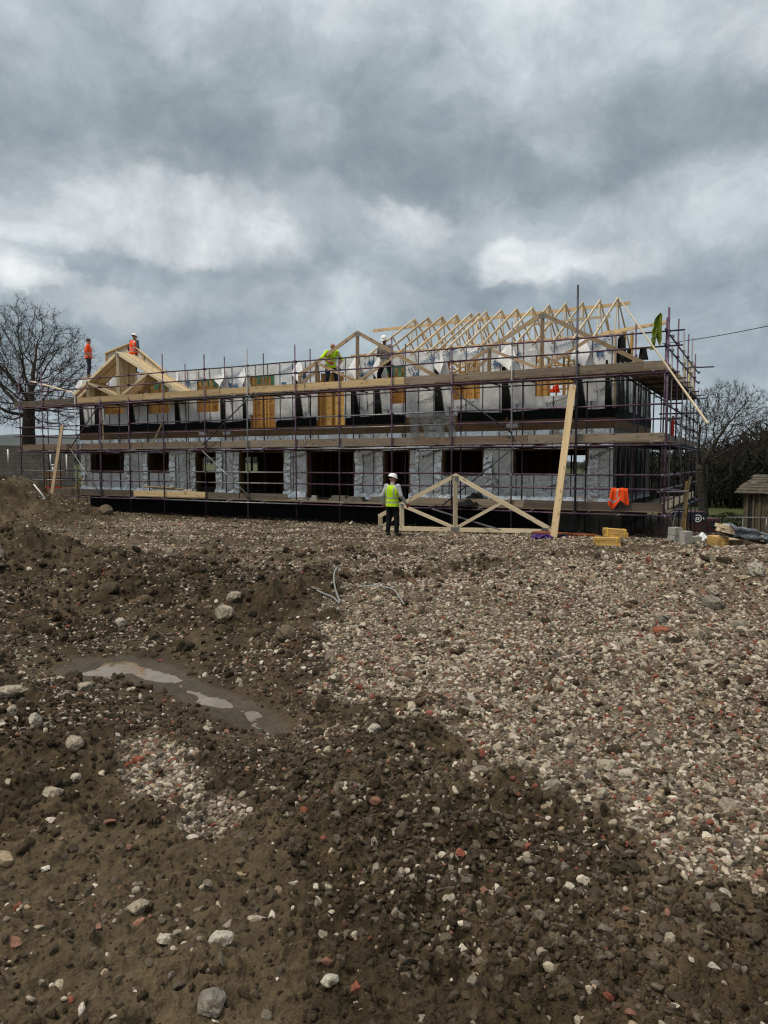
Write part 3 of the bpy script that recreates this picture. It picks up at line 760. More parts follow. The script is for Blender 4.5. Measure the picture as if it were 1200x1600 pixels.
# black upright strips with curled foil beside them
STRIPS = [(25.97, 25.6, 4.98), (24.95, 24.5, 0), (22.7, 22.3, 0), (19.95, 19.6, 0), (17.42, 17.1, 0), (16.25, 16.0, 0), (13.65, 13.25, 0), (11.15, 10.72, 0), (10.15, 9.8, 0), (7.75, 7.35, 0), (5.32, 4.9, 0), (2.9, 2.52, 0), (1.98, 1.72, 0)]
for j, (a, b, _) in enumerate(STRIPS):
    top = 5.25 + 0.25 * random.random()
    m = MB()
    m.grid(lambda s, t: (a + (b - a) * s * (1 - 0.75 * t) + 0.0, V0 - 0.045 - 0.02 * t, Z_SOLE + 0.1 + (top - Z_SOLE - 0.1) * t), 4, 12)
    m.build('cavity_strip', 'black_membrane', building)
    # the loose edge of foil: white underside folded out at the top
    if j < 12:
        m = MB(); w0 = 0.22 + 0.12 * random.random(); k2 = random.random()
        def flap(s, t):
            uu = b + 0.03 + (a - b) * 0.75 * t * t - w0 * s
            vv = V0 - 0.05 - 0.12 * t * t * (1 - s) ** 1.5 - 0.02 * math.sin(5 * t + 3 * s + k2 * 6)
            return (uu, vv, 4.1 + (Z_TOP - 0.1 - 4.1) * t - 0.12 * s * t)
        m.grid(flap, 7, 16, 0)
        m.build('membrane_flap', 'foil_print', building, recalc=False)
        m = MB(); w1 = .42 + .22 * random.random(); z1 = 5.1 + .25 * random.random(); mid = b + (a - b) * .45
        def fold(s, t):
            wd = w1 * math.sin(min(1, (1 - t) * 1.5 + .12) * 1.57) * (1 if t < .55 else 1) * max(.04, min(1, t * 2.2))
            uu = mid + .02 + wd * (s - .35) - .15 * (1 - t)
            return (uu, V0 - .10 - .26 * (1 - t) * (1 - .4 * s) - .05 * math.sin(4 * s + 2 * t + k2 * 5), z1 + (Z_TOP + .03 - z1) * t - .10 * s)
        m.grid(fold, 6, 12); m.build('membrane_flap', 'foil_white', building, recalc=False)
# clear sheeting hanging at the rim
m = MB(); m.grid(lambda s, t: (8.75 - 1.75 * s - 0.12 * t, V0 - 0.08 - 0.05 * math.sin(11 * s + 2 * t) * t - 0.03 * math.sin(23 * s), 3.98 - 0.95 * t - 0.12 * s * (1 - t)), 26, 12)
m.build('clear_sheet', 'clear_sheet', building, recalc=False)
# right gable cladding (dim foil, black flaps, rim)
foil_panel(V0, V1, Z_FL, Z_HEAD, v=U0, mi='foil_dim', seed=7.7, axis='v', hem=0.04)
m = MB(); m.box((U0 - 0.045, V0 - .05, Z_RIM - .04), (U0 - 0.01, V1, Z_SOLE)); m.build('rim_board', 'rim_timber', building)
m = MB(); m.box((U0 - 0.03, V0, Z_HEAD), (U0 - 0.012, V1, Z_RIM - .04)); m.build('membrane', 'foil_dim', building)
m = MB(); m.box((U0 - 0.055, V0, Z_SOLE), (U0 - 0.015, V1, Z_SOLE + 0.32)); m.build('cavity_strip', 'black_membrane', building)
foil_panel(V0, V1, Z_SOLE + .3, Z_TOP - .45, v=U0 - .01, mi='foil', seed=17.7, axis='v')
for vv in (1.75, 2.6, 3.5, 4.9, 6.0, 7.2, 8.4):
    m = MB(); m.grid(lambda s, t: (U0 - 0.06 - 0.03 * math.sin(3 * t + vv), vv + (0.55 - 0.25 * t) * s, Z_SOLE + 0.2 + (Z_TOP - 0.1 - Z_SOLE - 0.2) * t), 4, 10); m.build('cavity_strip', 'black_membrane', building)
for vv in (2.2, 3.0, 4.0, 5.7, 6.9):
    m = MB(); m.grid(lambda s, t: (U0 - 0.07 - 0.04 * math.sin(4 * t + vv), vv + (0.4 + 0.12 * math.sin(5 * t)) * s, 1.1 + 1.6 * t), 4, 8); m.build('membrane_flap', 'black_membrane', building)
m = MB(); m.box((U0 - 0.03, V0 - .04, Z_SOLE + .3), (U0 + 0.03, V0 - 0.0, Z_TOP)); m.build('corner_batten', 'pine_tan', building)
# interior studwork: sunlit yellow painted in upstairs, unlit dark tone below
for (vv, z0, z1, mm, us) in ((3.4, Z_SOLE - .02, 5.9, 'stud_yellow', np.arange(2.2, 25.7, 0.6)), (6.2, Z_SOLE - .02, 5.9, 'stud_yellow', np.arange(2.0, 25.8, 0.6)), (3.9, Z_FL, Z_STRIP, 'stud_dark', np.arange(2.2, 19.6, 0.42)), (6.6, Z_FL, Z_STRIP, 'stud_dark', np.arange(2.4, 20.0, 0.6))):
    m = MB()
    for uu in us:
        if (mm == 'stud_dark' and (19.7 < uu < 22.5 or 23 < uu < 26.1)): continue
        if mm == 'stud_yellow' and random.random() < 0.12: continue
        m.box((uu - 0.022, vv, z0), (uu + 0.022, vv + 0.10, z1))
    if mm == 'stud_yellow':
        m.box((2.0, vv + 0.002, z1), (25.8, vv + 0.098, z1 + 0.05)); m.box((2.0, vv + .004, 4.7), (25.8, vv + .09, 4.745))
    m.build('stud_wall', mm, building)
m = MB()
for uu in (5.6, 8.4, 10.4, 13.9, 17.0, 19.4, 22.4):
    m.box((uu - .05, V0 + .2, Z_SOLE - .02), (uu + .05, 5.9, 5.55))
m.build('partition', 'osb', building)
for a, b in ((16.9, 19.4), (19.9, 22.3), (22.9, 25.4), (10.2, 12.4)):
    m = MB(); m.box((a, 5.2, 4.3), (b, 5.25, 6.3)); m.build('sheathing_panel', 'green_sheet', building)
m = MB()
for k in range(14):
    uu = 2.6 + k * 0.42; m.bar((uu, 3.0, 5.45), (uu + 0.9, 6.1, 6.12), 0.045, 0.09)
m.build('joist_stack', 'pine_pale', building)
m = MB(); m.box((11.50, V0 + .30, 3.62), (12.62, V0 + .33, 5.6)); m.build('sheathing_panel', 'stud_yellow', building)
for uu in (11.52, 11.9, 12.15, 12.6):
    m = MB(); m.box((uu - .03, V0 + .2, 3.62), (uu + .03, V0 + .28, 5.6)); m.build('stud', 'stud_yellow', building)
for uu in (14.75, 15.12, 15.3, 15.5, 15.8):
    m = MB(); m.box((uu - .025, V0 + .2, 3.62), (uu + .025, V0 + .30, 5.6)); m.build('stud', 'stud_yellow', building)
m = MB()
for z in (4.1, 4.6, 5.1): m.box((14.7, V0 + .31, z), (15.85, V0 + .36, z + .05))
m.build('nogging', 'stud_yellow', building)
for uu in (3.05, 3.25, 3.4, 3.9, 4.1, 6.2, 6.5, 6.8, 9.0, 9.25, 9.5, 17.6, 17.9, 18.3, 18.6, 20.5, 20.9, 21.3):
    m = MB(); m.box((uu - .022, V0 + .4, 4.0), (uu + .022, V0 + .5, 5.62)); m.build('stud', 'stud_yellow', building)
# dark door linings of the ground floor
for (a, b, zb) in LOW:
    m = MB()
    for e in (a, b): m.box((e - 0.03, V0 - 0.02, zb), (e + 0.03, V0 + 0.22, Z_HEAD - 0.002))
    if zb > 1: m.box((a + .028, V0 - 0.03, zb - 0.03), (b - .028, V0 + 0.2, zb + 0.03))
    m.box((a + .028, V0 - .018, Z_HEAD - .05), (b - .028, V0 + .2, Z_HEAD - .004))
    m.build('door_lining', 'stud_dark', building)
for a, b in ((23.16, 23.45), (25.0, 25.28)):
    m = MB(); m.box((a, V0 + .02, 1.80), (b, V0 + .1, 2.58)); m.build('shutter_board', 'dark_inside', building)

# printed words and marks on the foil
def text_mesh(s, size):
    c = bpy.data.curves.new('t', 'FONT'); c.body = s; c.size = size; c.extrude = 0.0; c.resolution_u = 2
    o = bpy.data.objects.new('t', c); col.objects.link(o)
    dg = bpy.context.evaluated_depsgraph_get(); me = bpy.data.meshes.new_from_object(o.evaluated_get(dg))
    vs = [v.co.copy() for v in me.vertices]; fs = [tuple(p.vertices) for p in me.polygons]
    bpy.data.objects.remove(o); bpy.data.meshes.remove(me)
    return vs, fs
def lettering(s, u, z, size, rot, parent, ink='blue_ink', v=V0 - 0.055, name='lettering', axis=None):
    vs, fs = text_mesh(s, size); ca, sa = math.cos(rot), math.sin(rot)
    mb = MB()
    for p in vs: mb.v.append(W(u - (p.x * ca - p.y * sa), v, z + p.x * sa + p.y * ca))
    for f in fs: mb._face(f)
    return mb.build(name, ink, parent, recalc=False)
def foil_logo(u, z, s, parent, flip=1, ink='blue_ink'):
    m = MB()
    for dx in (-0.5, 0.5):
        m.prism([(u - (dx - 0.42) * s, V0 - 0.055, z + 0.1 * s * flip), (u - (dx + 0.42) * s, V0 - 0.055, z + 0.1 * s * flip), (u - dx * s, V0 - 0.055, z + 0.95 * s * flip)], (0, -0.002, 0))
    m.prism([(u - (-1.05) * s, V0 - 0.055, z), (u - (1.05) * s, V0 - 0.055, z), (u - (0.7) * s, V0 - 0.055, z - 0.55 * s * flip), (u + (0.7) * s, V0 - 0.055, z - 0.55 * s * flip)], (0, -0.002, 0))
    m.build('printed_mark', ink, parent)
piers = [(a, b, o) for (a, b, o, k) in uppers if k == 'pier']
def pier_at(u): return min(uppers, key=lambda q: abs((q[0] + q[1]) / 2 - u))[2]
BRAND = 'Frametech'
for (u, z, rot, s) in ((2.75, 5.55, 25, .27), (8.75, 5.35, 25, .26), (7.9, 5.62, 20, .24), (10.9, 5.2, 24, .25), (10.55, 5.65, 22, .25), (13.5, 5.25, 22, .24), (16.9, 5.55, 20, .24), (19.3, 5.3, 20, .24), (5.6, 5.3, 22, .24), (14.4, 5.6, 22, .22), (12.4, 5.75, 16, .2), (6.6, 5.75, 15, .2), (3.7, 5.75, 15, .2)):
    lettering(BRAND, u, z, s, R(rot), pier_at(u - .5))
for (u, z, f) in ((2.15, 5.55, -1), (1.85, 5.7, 1), (5.5, 5.5, 1), (8.5, 5.25, 1), (10.6, 5.35, 1), (13.3, 5.5, 1), (14.2, 5.25, -1), (16.6, 5.3, 1), (16.9, 5.35, -1), (19.2, 5.6, 1), (7.6, 5.3, -1), (10.3, 5.8, 1)):
    foil_logo(u, z, 0.13, pier_at(u), f)
for (u, z, rot, s) in ((2.35, 2.25, 28, .22), (8.2, 2.3, 24, .22), (5.75, 2.2, -70, .18), (10.6, 2.35, 20, .22), (3.9, 1.25, 20, .2), (13.9, 2.3, 15, .2), (3.8, 3.98, 20, .2), (6.9, 3.98, 20, .2), (10.7, 4.1, 20, .2), (8.4, 4.2, 22, .2), (2.3, 4.3, 22, .2)):
    lettering(BRAND, u, z, s, R(rot), building, 'dark_ink', V0 - 0.06)

# roof trusses of the right half
def roof_truss(u, jit):
    vm = (V0 + V1) / 2; zt = 8.04 + jit; zb = Z_TOP + 0.05
    m = MB(); w, h = 0.036, 0.078
    ov = 0.28; sl = (zt - zb) / (vm - V0)
    m.bar((u, V0 - ov, zb - ov * sl), (u, vm - 0.0, zt), w, h); m.bar((u, V1 + ov, zb - ov * sl), (u, vm + 0.0, zt), w, h)
    m.bar((u, V0 + .05, zb), (u, V1 - .05, zb), w - .002, h)
    q = 0.25 * (V1 - V0)
    m.bar((u, V0 + q, zb + q * sl - .04), (u, vm - q * .35, zb + .03), w - .004, 0.052); m.bar((u, V1 - q, zb + q * sl - .04), (u, vm + q * .35, zb + .03), w - .004, 0.052)
    m.bar((u, vm - .03, zt - 0.05), (u, vm - q * .36, zb + .03), w - .006, 0.052); m.bar((u, vm + .03, zt - 0.05), (u, vm + q * .36, zb + .03), w - .006, 0.052)
    return m.build('roof_truss', 'pine_pale' if random.random() < .7 else 'pine', building)
us = [2.36 + 0.62 * k for k in range(14)] + [7.62]
for u in us: roof_truss(u, random.uniform(-.02, .02))
m = MB(); a = onv(583, 515, 5.60); b = onv(985, 470, 5.60); m.bar((a[0], 5.60, 7.80), (b[0], 5.60, 7.86), 0.045, 0.12); m.build('ridge_brace', 'pine', building)
m = MB(); m.bar((2.2, 3.3, 7.02), (5.2, 3.3, 6.98), 0.04, 0.08); m.build('roof_brace', 'pine_pale', building)
m = MB(); m.bar((1.5, 2.0, 6.20), (11.4, 2.0, 6.20), 0.1, 0.05); m.build('wall_plate', 'pine', building)
m = MB(); m.bar((1.4, V1 - 1.2, 6.62), (11.4, V1 - 1.2, 6.62), 0.04, 0.09); m.build('roof_brace', 'pine', building)
a, b = onv(942, 521, 2.3), onv(1045, 503, 1.2); m = MB(); m.bar(a, b, 0.045, 0.10); m.build('roof_brace', 'pine', building)
for p0, p1, w in (((1.55, 2.1, 5.6), (1.55, 2.1, 6.35), .16), ((1.65, 4.2, 5.6), (1.65, 4.2, 6.6), .12)):
    m = MB(); m.bar(p0, p1, w, 0.05); m.build('corner_post', 'stud_yellow', building)
for (x, y0, y1, w, v) in ((971, 524, 566, .35, 1.7), (983, 545, 566, .2, 2.6), (1005, 543, 563, .35, 4.2)):
    a, b = onv(x, y1, v), onv(x, y0, v); m = MB()
    m.grid(lambda s, t: (a[0] + (s - .5) * w * (1 - .4 * t), v - .03 - .05 * math.sin(3 * t + 4 * s), a[2] + (b[2] - a[2]) * (t - .12 * t * (s - .5) ** 2 * 4)), 5, 8); m.build('membrane_flap', 'black_membrane', building)

# ------------------------------------------------------------------ scaffold
scaf = thing('scaffold', 'purple and grey tube scaffold with three boarded lifts around the house', 'scaffold', W(14, 0, 0))
LIFT = [0.80, 2.79, 4.79]
TR = 0.0242
def coupler(m, p, mi=0): m.box((p[0] - .045, p[1] - .05, p[2] - .04), (p[0] + .045, p[1] + .05, p[2] + .04), mi)
outer = [(28.11, 6.3), (26.52, 6.4), (24.29, 5.1), (22.75, 4.95), (21.02, 4.9), (19.06, 6.55), (16.85, 6.38), (14.75, 6.43), (12.56, 6.42), (10.70, 6.02), (8.63, 6.35), (6.46, 5.87), (4.47, 6.47), (2.5, 7.35), (0.0, 6.45)]
inner = [(27.0, 6.2), (24.3, 6.39), (22.95, 5.0), (21.2, 5.0), (19.0, 6.3), (16.88, 6.45), (14.92, 6.44), (12.73, 6.45), (10.85, 4.7), (8.73, 6.32), (6.63, 4.7), (4.49, 6.29), (2.45, 4.7), (1.05, 6.36)]
def ground_z(u, v):
    p = W(u, v, 0); return tz(p.x, p.y)
for k, (u, zt) in enumerate(outer):
    m = MB(); zb = ground_z(u, 0) - 0.05; tilt = random.uniform(-.03, .03)
    m.tube([(u + tilt, 0, zb), (u - tilt * .3, 0, zt)], TR * (1.25 if u < 3 else 1.05), 10)
    for L in LIFT:
        for dz in (-0.10, 0.62, 1.02): coupler(m, (u, 0.02, L + dz))
    m.build('standard', 'tube_dark' if k == 13 else ('tube_purple' if k % 5 != 2 else 'tube_grey'), scaf)
for k, (u, zt) in enumerate(inner):
    m = MB(); m.tube([(u, 1.22, ground_z(u, 1.2) - 0.05), (u, 1.22, zt)], TR, 8)
    m.build('standard', 'tube_purple' if k % 3 else 'tube_dark', scaf)
side = [(0.95, 5.55), (2.42, 6.57), (4.1, 6.47), (5.58, 6.6), (6.98, 6.7), (8.39, 6.3), (10.2, 5.2)]
for k, (v, zt) in enumerate(side):
    p = W(0, v, 0); zb = tz(p.x, p.y) - .05
    m = MB(); m.tube([(0.0, v, zb), (0.0, v, zt)], TR, 8)
    for L in LIFT: coupler(m, (0.0, v, L - .1)); coupler(m, (0, v, L + .62)); coupler(m, (0, v, L + 1.02))
    m.build('standard', 'tube_grey' if k % 2 == 0 else 'tube_purple', scaf)
for k, v in enumerate((2.6, 4.3, 6.1, 8.2, 10.2)):
    p = W(1.2, v, 0)
    m = MB(); m.tube([(1.15, v, tz(p.x, p.y) - .05), (1.15, v, 5.1)], TR, 8); m.build('standard', 'tube_dark', scaf)
m = MB(); m.tube([(0.12, 0.1, -0.05), (0.06, .1, 6.2)], TR, 8); m.build('standard', 'tube_purple', scaf)
# left return
for k, v in enumerate((1.3, 3.4, 5.5, 7.6, 9.6)):
    p = W(27.9, v, 0)
    m = MB(); m.tube([(27.9, v, tz(p.x, p.y) - .05), (27.9, v, 6.0)], TR, 8); m.build('standard', 'tube_dark' if k % 2 else 'tube_purple', scaf)
# rails along the front, joined from tube lengths
def run(name, pts_v, z, ends, mats, off=0.05, sag=0.0):
    u, e = ends
    cols = list(mats)
    k = 0
    while u < e - .1:
        n = min(e, u + 6.4)
        m = MB(); m.tube([(u - .12, pts_v + off + .02 * (k % 2), z + .012 * (k % 2)), ((u + n) / 2, pts_v + off + .02 * (k % 2), z - .01), (n + .12, pts_v + off + .02 * (k % 2), z + .01 * ((k + 1) % 2))], TR, 8)
        m.build(name, cols[k % len(cols)], scaf); u = n; k += 1
for li, L in enumerate(LIFT):
    mats = [('tube_purple', 'tube_purple', 'tube_grey', 'tube_purple', 'tube_grey'), ('tube_purple', 'tube_grey', 'tube_purple', 'tube_purple'), ('tube_purple', 'tube_purple', 'tube_dark')][li]
    run('guard_rail', 0, L + 0.62, (-0.25, 28.5), mats); run('guard_rail', 0, L + 1.03, (-0.3, 28.4), mats)
    run('ledger', 0, L - 0.115, (-0.2, 28.4), mats, -0.05); run('ledger', 1.22, L - 0.115, (1.0, 28.2), ('tube_dark', 'tube_purple'), 0.05)
    # side runs
    for (z, u) in ((L + .62, 0.05), (L + 1.03, 0.05), (L - .115, -.05), (L - .115, 1.2)):
        m = MB(); m.tube([(u, -0.3, z), (u, 10.6, z)], TR, 8); m.build('guard_rail' if z > L else 'ledger', 'tube_grey' if li == 0 else 'tube_dark', scaf)
    for (z, u) in ((L + .62, 27.9), (L + 1.03, 27.9), (L - .115, 27.9)):
        m = MB(); m.tube([(u, 0.1, z), (u, 10, z)], TR, 8); m.build('guard_rail' if z > L else 'ledger', 'tube_dark', scaf)
    # transoms
    uu = 0.35; k = 0
    while uu < 28.2:
        m = MB(); m.tube([(uu, -0.18 - .1 * random.random(), L - 0.065), (uu, 1.42, L - 0.065)], TR, 6); m.build('transom', 'tube_purple' if k % 3 else 'tube_grey', scaf)
        uu += 1.25 if li == 2 else 1.7; k += 1
    for v in (2.0, 3.4, 5.0, 6.6, 8.2, 9.8):
        m = MB(); m.tube([(-0.2 - .2 * random.random(), v, L - .065), (1.4, v, L - .065)], TR, 6); m.build('transom', 'tube_dark', scaf)
    # decking
    for s0 in range(0, 4):
        for r in range(5):
            if li == 2 and False: continue
            a = -0.15 + s0 * 7.15 + .02; b = a + 7.11
            m = MB(); m.box((a, 0.04 + r * 0.232, L - 0.036), (min(b, 28.4), 0.04 + r * 0.232 + 0.222, L + 0.003 * ((r + s0) % 3))); m.build('deck_board', 'board_old' if (r + s0) % 3 else 'board_brown', scaf)
    for r in range(5):
        m = MB(); m.box((0.04 + r * .232, 1.25, L - .036), (0.04 + r * .232 + .222, 10.4, L + .002 * (r % 3))); m.build('deck_board', 'board_old' if r % 2 else 'board_dark', scaf)
# toe boards
TOE = [[(-0.02, 4.05, 'board_dark'), (4.07, 4.5, 'board_old'), (4.5, 8.0, 'board_old'), (13.0, 15.2, 'board_dark'), (15.25, 16.9, 'board_dark'), (16.92, 20.9, 'board_new'), (20.95, 24.0, 'board_dark'), (24.05, 26.3, 'board_dark')],
       [(0.0, 3.95, 'board_old'), (3.97, 7.85, 'board_brown'), (7.9, 12.2, 'board_old'), (12.25, 16.1, 'board_old'), (16.15, 20.3, 'board_old'), (20.35, 24.1, 'board_brown'), (24.2, 28.2, 'board_brown')],
       [(0.03, 0.62, 'board_old'), (0.64, 4.3, 'board_old'), (4.32, 8.15, 'board_old'), (8.2, 12.15, 'board_new'), (12.2, 16.1, 'board_new'), (16.15, 20.2, 'board_new'), (20.25, 24.25, 'board_new'), (24.3, 28.6, 'board_dark')]]
for li, L in enumerate(LIFT):
    for k, (a, b, mm) in enumerate(TOE[li]):
        dz = 0.0 if a > 4.2 or li != 2 else 0.0
        m = MB(); m.bar((a, 0.07, L + 0.118 + .006 * (k % 2)), (b, 0.07 + .01 * (k % 2), L + 0.118 + .008 * ((k + 1) % 2)), 0.038, 0.225); m.build('toe_board', mm, scaf)
    for k, v in enumerate((0.15, 2.5, 5.0, 7.5)):
        m = MB(); m.bar((0.07, v, L + .118), (0.07, v + 2.4, L + .118), 0.038, 0.225); m.build('toe_board', ('pine_pale', 'board_old', 'board_new')[li], scaf)
m = MB(); m.box((8.0, -0.06, LIFT[0] - .03), (13.0, 0.03, LIFT[0] + .03)); m.build('deck_board', 'board_old', scaf)
# diagonal braces
def brace(x0, y0, x1, y1, mm, v0=-0.07, v1=-0.07):
    m = MB(); m.tube([onv(x0, y0, v0), onv(x1, y1, v1)], TR, 8); m.build('brace', mm, scaf)
brace(155, 632, 110, 700, 'tube_purple'); brace(109, 700, 162, 779, 'tube_grey'); brace(397, 613, 317, 695, 'tube_dark'); brace(316, 704, 396, 782, 'tube_grey')
brace(707, 610, 800, 677, 'tube_dark'); brace(805, 697, 691, 790, 'tube_dark')
for (v0, z0, v1, z1) in ((0.1, 0.75, 2.4, 0.0), (2.4, .75, 0.9, -.1), (2.5, 2.7, 5.5, .8), (5.6, 4.7, 2.4, 2.8)):
    m = MB(); m.tube([(-0.07, v0, z0), (-0.07, v1, z1)], TR, 8); m.build('brace', 'tube_grey', scaf)
for (x0, y0, x1, y1, v) in ((1066, 575, 1116, 573, 6.0), (1030, 647, 1095, 645, 3.0), (1026, 769, 1075, 767.5, 0.3)):
    a, b = onv(x0, y0, v), onv(x1, y1, v); m = MB(); m.tube([a, b], TR, 8); m.build('transom', 'tube_grey' if y0 > 700 else 'tube_dark', scaf)

# ------------------------------------------------------------------ loose trusses
def truss_points(L=5.45, ap=2.45, h=1.72, heel=0.42):
    return dict(L=L, ap=ap, h=h, heel=heel)
def loose_truss(name, label, cat, base, direction, tilt=0.0, ply=1, L=5.45, ap=2.45, h=1.72, heel=0.42, mm='pine_pale', group=None, up=Vector((0, 0, 1))):
    """raised heel at the start, pointed toe at the end; direction is a unit world vector"""
    root = thing(name, label, cat, base, group)
    d = Vector(direction).normalized(); base = Vector(base)
    n = d.cross(up).normalized()
    upt = (up * math.cos(tilt) + n * math.sin(tilt)).normalized(); nn = d.cross(upt).normalized()
    def Q(s, z, o=0.0): return base + d * s + upt * z + nn * o
    for p in range(ply):
        o = (p - (ply - 1) / 2) * 0.055
        def chord(nm, s0, z0, s1, z1, hh=0.125, w=0.042):
            m = MB(local=False); m.bar(Q(s0, z0, o), Q(s1, z1, o), w, hh, up=tuple(upt), raw=True); m.build(nm, mm, root)
        sr = (h - 0.10) / (L - ap)
        sl = (h - heel) / ap
        k = 0.14 * L
        chord('bottom_chord', 0, 0.05, L - .02, 0.05)
        chord('top_chord', 0, heel, ap + .02, h); chord('top_chord', L, 0.08, ap - .02, h, w=0.0447)
        chord('strut', 0.05, 0.06, 0.05, heel - .02, w=0.043); chord('strut', k, 0.09, k, heel + sl * k - .04, w=0.0425)
        chord('strut', 0.1, 0.09, k - .02, 0.09 + 0.55 * (heel + sl * k), 0.085, 0.042)
        chord('strut', ap, 0.09, ap, h - .06, w=0.0425); chord('strut', k + .03, heel + sl * k - .05, ap - .05, 0.11, 0.095, .0415)
        if ply == 1 or p == 0:
            for (s_, z_, w_, h_) in ((ap, h - .09, .22, .14), (ap, .07, .26, .12), (.06, .08, .14, .12), (L - .22, .10, .22, .10), (k, heel + sl * k - .05, .12, .12)):
                m = MB(local=False); o_ = (-1 if nn.y > 0 else 1) * (.026 if ply == 1 else .056)
                m.bar(Q(s_ - w_ / 2, z_, o_), Q(s_ + w_ / 2, z_, o_), .003, h_, up=tuple(upt), raw=True); m.build('nail_plate', 'tube_grey', root)
        s2 = ap + (L - ap) * 0.48; chord('strut', s2, h - (s2 - ap) * sr - .05, ap + .05, 0.11, 0.095, .0415)
    return root
p0 = Vector((-0.16, 22.40, 0)); p0.z = tz(p0.x, p0.y) + .05
p1 = W(*onv(863, 833, -.32)); p1.z = max(p1.z, tz(p1.x, p1.y) + .03)
loose_truss('roof_truss', 'pale double timber roof truss stood on the gravel beside the worker', 'roof truss', p0, p1 - p0, 0.02, 2, L=(p1 - p0).length, ap=(p1 - p0).length * .455)
a, b = onv(470, 603, .45), onv(692, 601, .45)
A_, B_ = W(12.72, .45, 4.98), W(7.05, .45, 4.86)
loose_truss('roof_truss', 'timber roof truss held up by two men on the top deck', 'roof truss', A_, B_ - A_, 0.0, 1, L=(B_ - A_).length, ap=2.5, h=1.80, heel=.4, mm='pine_tan')
A_, B_ = W(6.28, .82, 5.02), W(0.72, .82, 4.98)
loose_truss('roof_truss', 'timber roof truss standing on the top deck near the right corner', 'roof truss', A_, B_ - A_, 0.0, 1, L=(B_ - A_).length, ap=2.5, h=1.80, heel=.42, mm='pine_tan')
for k in range(11):
    j = random.uniform(-.04, .04)
    A_, B_ = W(24.70 + j, .26 + k * .086, 4.85), W(18.25 + j, .26 + k * .086, 4.85)
    r = loose_truss('roof_truss', 'bare timber roof truss in the upright stack at the left end of the top deck' if k else 'frontmost pale timber truss of the upright stack at the left end', 'roof truss', A_, B_ - A_, 0.0, 1, L=(B_ - A_).length, ap=2.80, h=1.98, heel=.35, mm='pine' if k % 3 else 'pine_pale', group='roof trusses stacked upright on the deck')

# gable panel behind the stack
def gable_panel():
    pts = [(166, 552), (204, 535.5), (292, 606)]
    L_ = onv(166, 552, 2.0); A = onv(206, 536, 2.0); Rr = onv(285, 603, 2.0); B = onv(166, 575, 2.0)
    root = thing('gable_panel', 'pale boarded gable ladder panel behind the left truss stack', 'roof panel', W(*A))
    m = MB(); m.prism([L_, A, Rr, (Rr[0], 2.0, Rr[2] - .35), (A[0], 2.0, A[2] - 0.75), (L_[0], 2.0, L_[2] - .5)], (0, 0.03, 0)); m.build('sheet', 'ply_pale', root)
    m = MB(); m.bar((L_[0], 1.95, L_[2]), (A[0], 1.95, A[2]), .1, .05); m.build('rail', 'pine', root)
    m = MB(); m.bar((A[0], 1.95, A[2]), (Rr[0], 1.95, Rr[2]), .1, .05); m.build('rail', 'pine', root)
    for f in (0.02, .45):
        m = MB(); u = L_[0] + (A[0] - L_[0]) * f; z = L_[2] + (A[2] - L_[2]) * f; m.bar((u, 1.955, z - .04), (u, 1.955, z - .52), .06, .08); m.build('strut', 'pine', root)
    for f in (.25, .6, .9):
        m = MB(); u = A[0] + (Rr[0] - A[0]) * f; z = A[2] + (Rr[2] - A[2]) * f; m.bar((u, 1.955, z - .04), (u + .0, 1.955, z - .5), .06, .08); m.build('strut', 'pine', root)
gable_panel()

# ------------------------------------------------------------------ planks and small things
def plank(label, p, q, w, h, mm, name='plank', cat='plank', raw=False, up=(0, 0, 1), group=None):
    m = MB(local=not raw); m.bar(p, q, w, h, up, raw=raw)
    c = Vector(p) if raw else W(*p)
    return tag(m.build(name, mm, loc=c), label, cat, group)
g0 = W(2.9, -0.95, 0); g0 = (2.95, -1.05, tz(g0.x, g0.y) - .02)
pf = Vector((4.86, 20.27, 0)); pu_ = ((pf - ORG).dot(EU), (pf - ORG).dot(EV), tz(pf.x, pf.y) - .02)
plank('tall pale knotty plank leaning from the gravel against the scaffold', pu_, onv(895, 602, -.12), 0.04, 0.20, 'pine', up=(1, 0.05, 0))
a = onv(97.5, 664, -.12); bq = onv(80, 779, -.75)
plank('weathered plank leaning on the left end of the scaffold above the soil heap', bq, a, 0.04, 0.225, 'pine_tan', up=(1, .05, 0))
plank('short plank leaning on the middle lift left of the third standard', (onv(238, 694, .9)), onv(253, 662, 1.3), 0.03, 0.11, 'pine', up=(1, 0, 0))
plank('thin batten leaning on the middle lift near the left wall corner', onv(162, 690, .9), onv(158, 637, 1.3), 0.03, 0.07, 'pine', up=(1, 0, 0))
plank('pale plank lying sloped across the rails at the left end of the top deck', onv(50, 596, .25), onv(120, 615, .5), 0.2, 0.04, 'pine_pale')
plank('long thin white batten sloping down past the right corner of the roof', (2.3, 5.3, 8.0), onu(1106, 662, -1.6), 0.022, 0.035, 'pine_pale', 'batten', 'batten')
for k in range(3):
    plank(['upper bright plank resting on the lowest deck at the left', 'lower bright plank resting on the lowest deck at the left', 'narrow bright offcut under the planks on the lowest deck'][k], (20.6 - .2 * k, .35 + .06 * k, 1.20 - .05 * k), (18.9 - .45 * k, .38 + .06 * k, 1.16 - .05 * k), .16, .035, 'pine', group='planks on the lowest deck')
m = MB()
m.tube([(20.3, .45, .8), (20.3, .45, 1.06)], .03, 6); m.tube([(19.2, .45, .8), (19.2, .45, 1.04)], .03, 6); tag(m.build('prop', 'board_dark', loc=W(19.8, .45, .8)), 'pair of short dark props under the bright planks on the lowest deck', 'props')
plank('grey scaffold tube lying sloped on the ground behind the double truss', onv(675, 795, -.6), onv(782, 828, -1.0), .04, .04, 'tube_grey', 'scaffold_tube', 'scaffold tube')
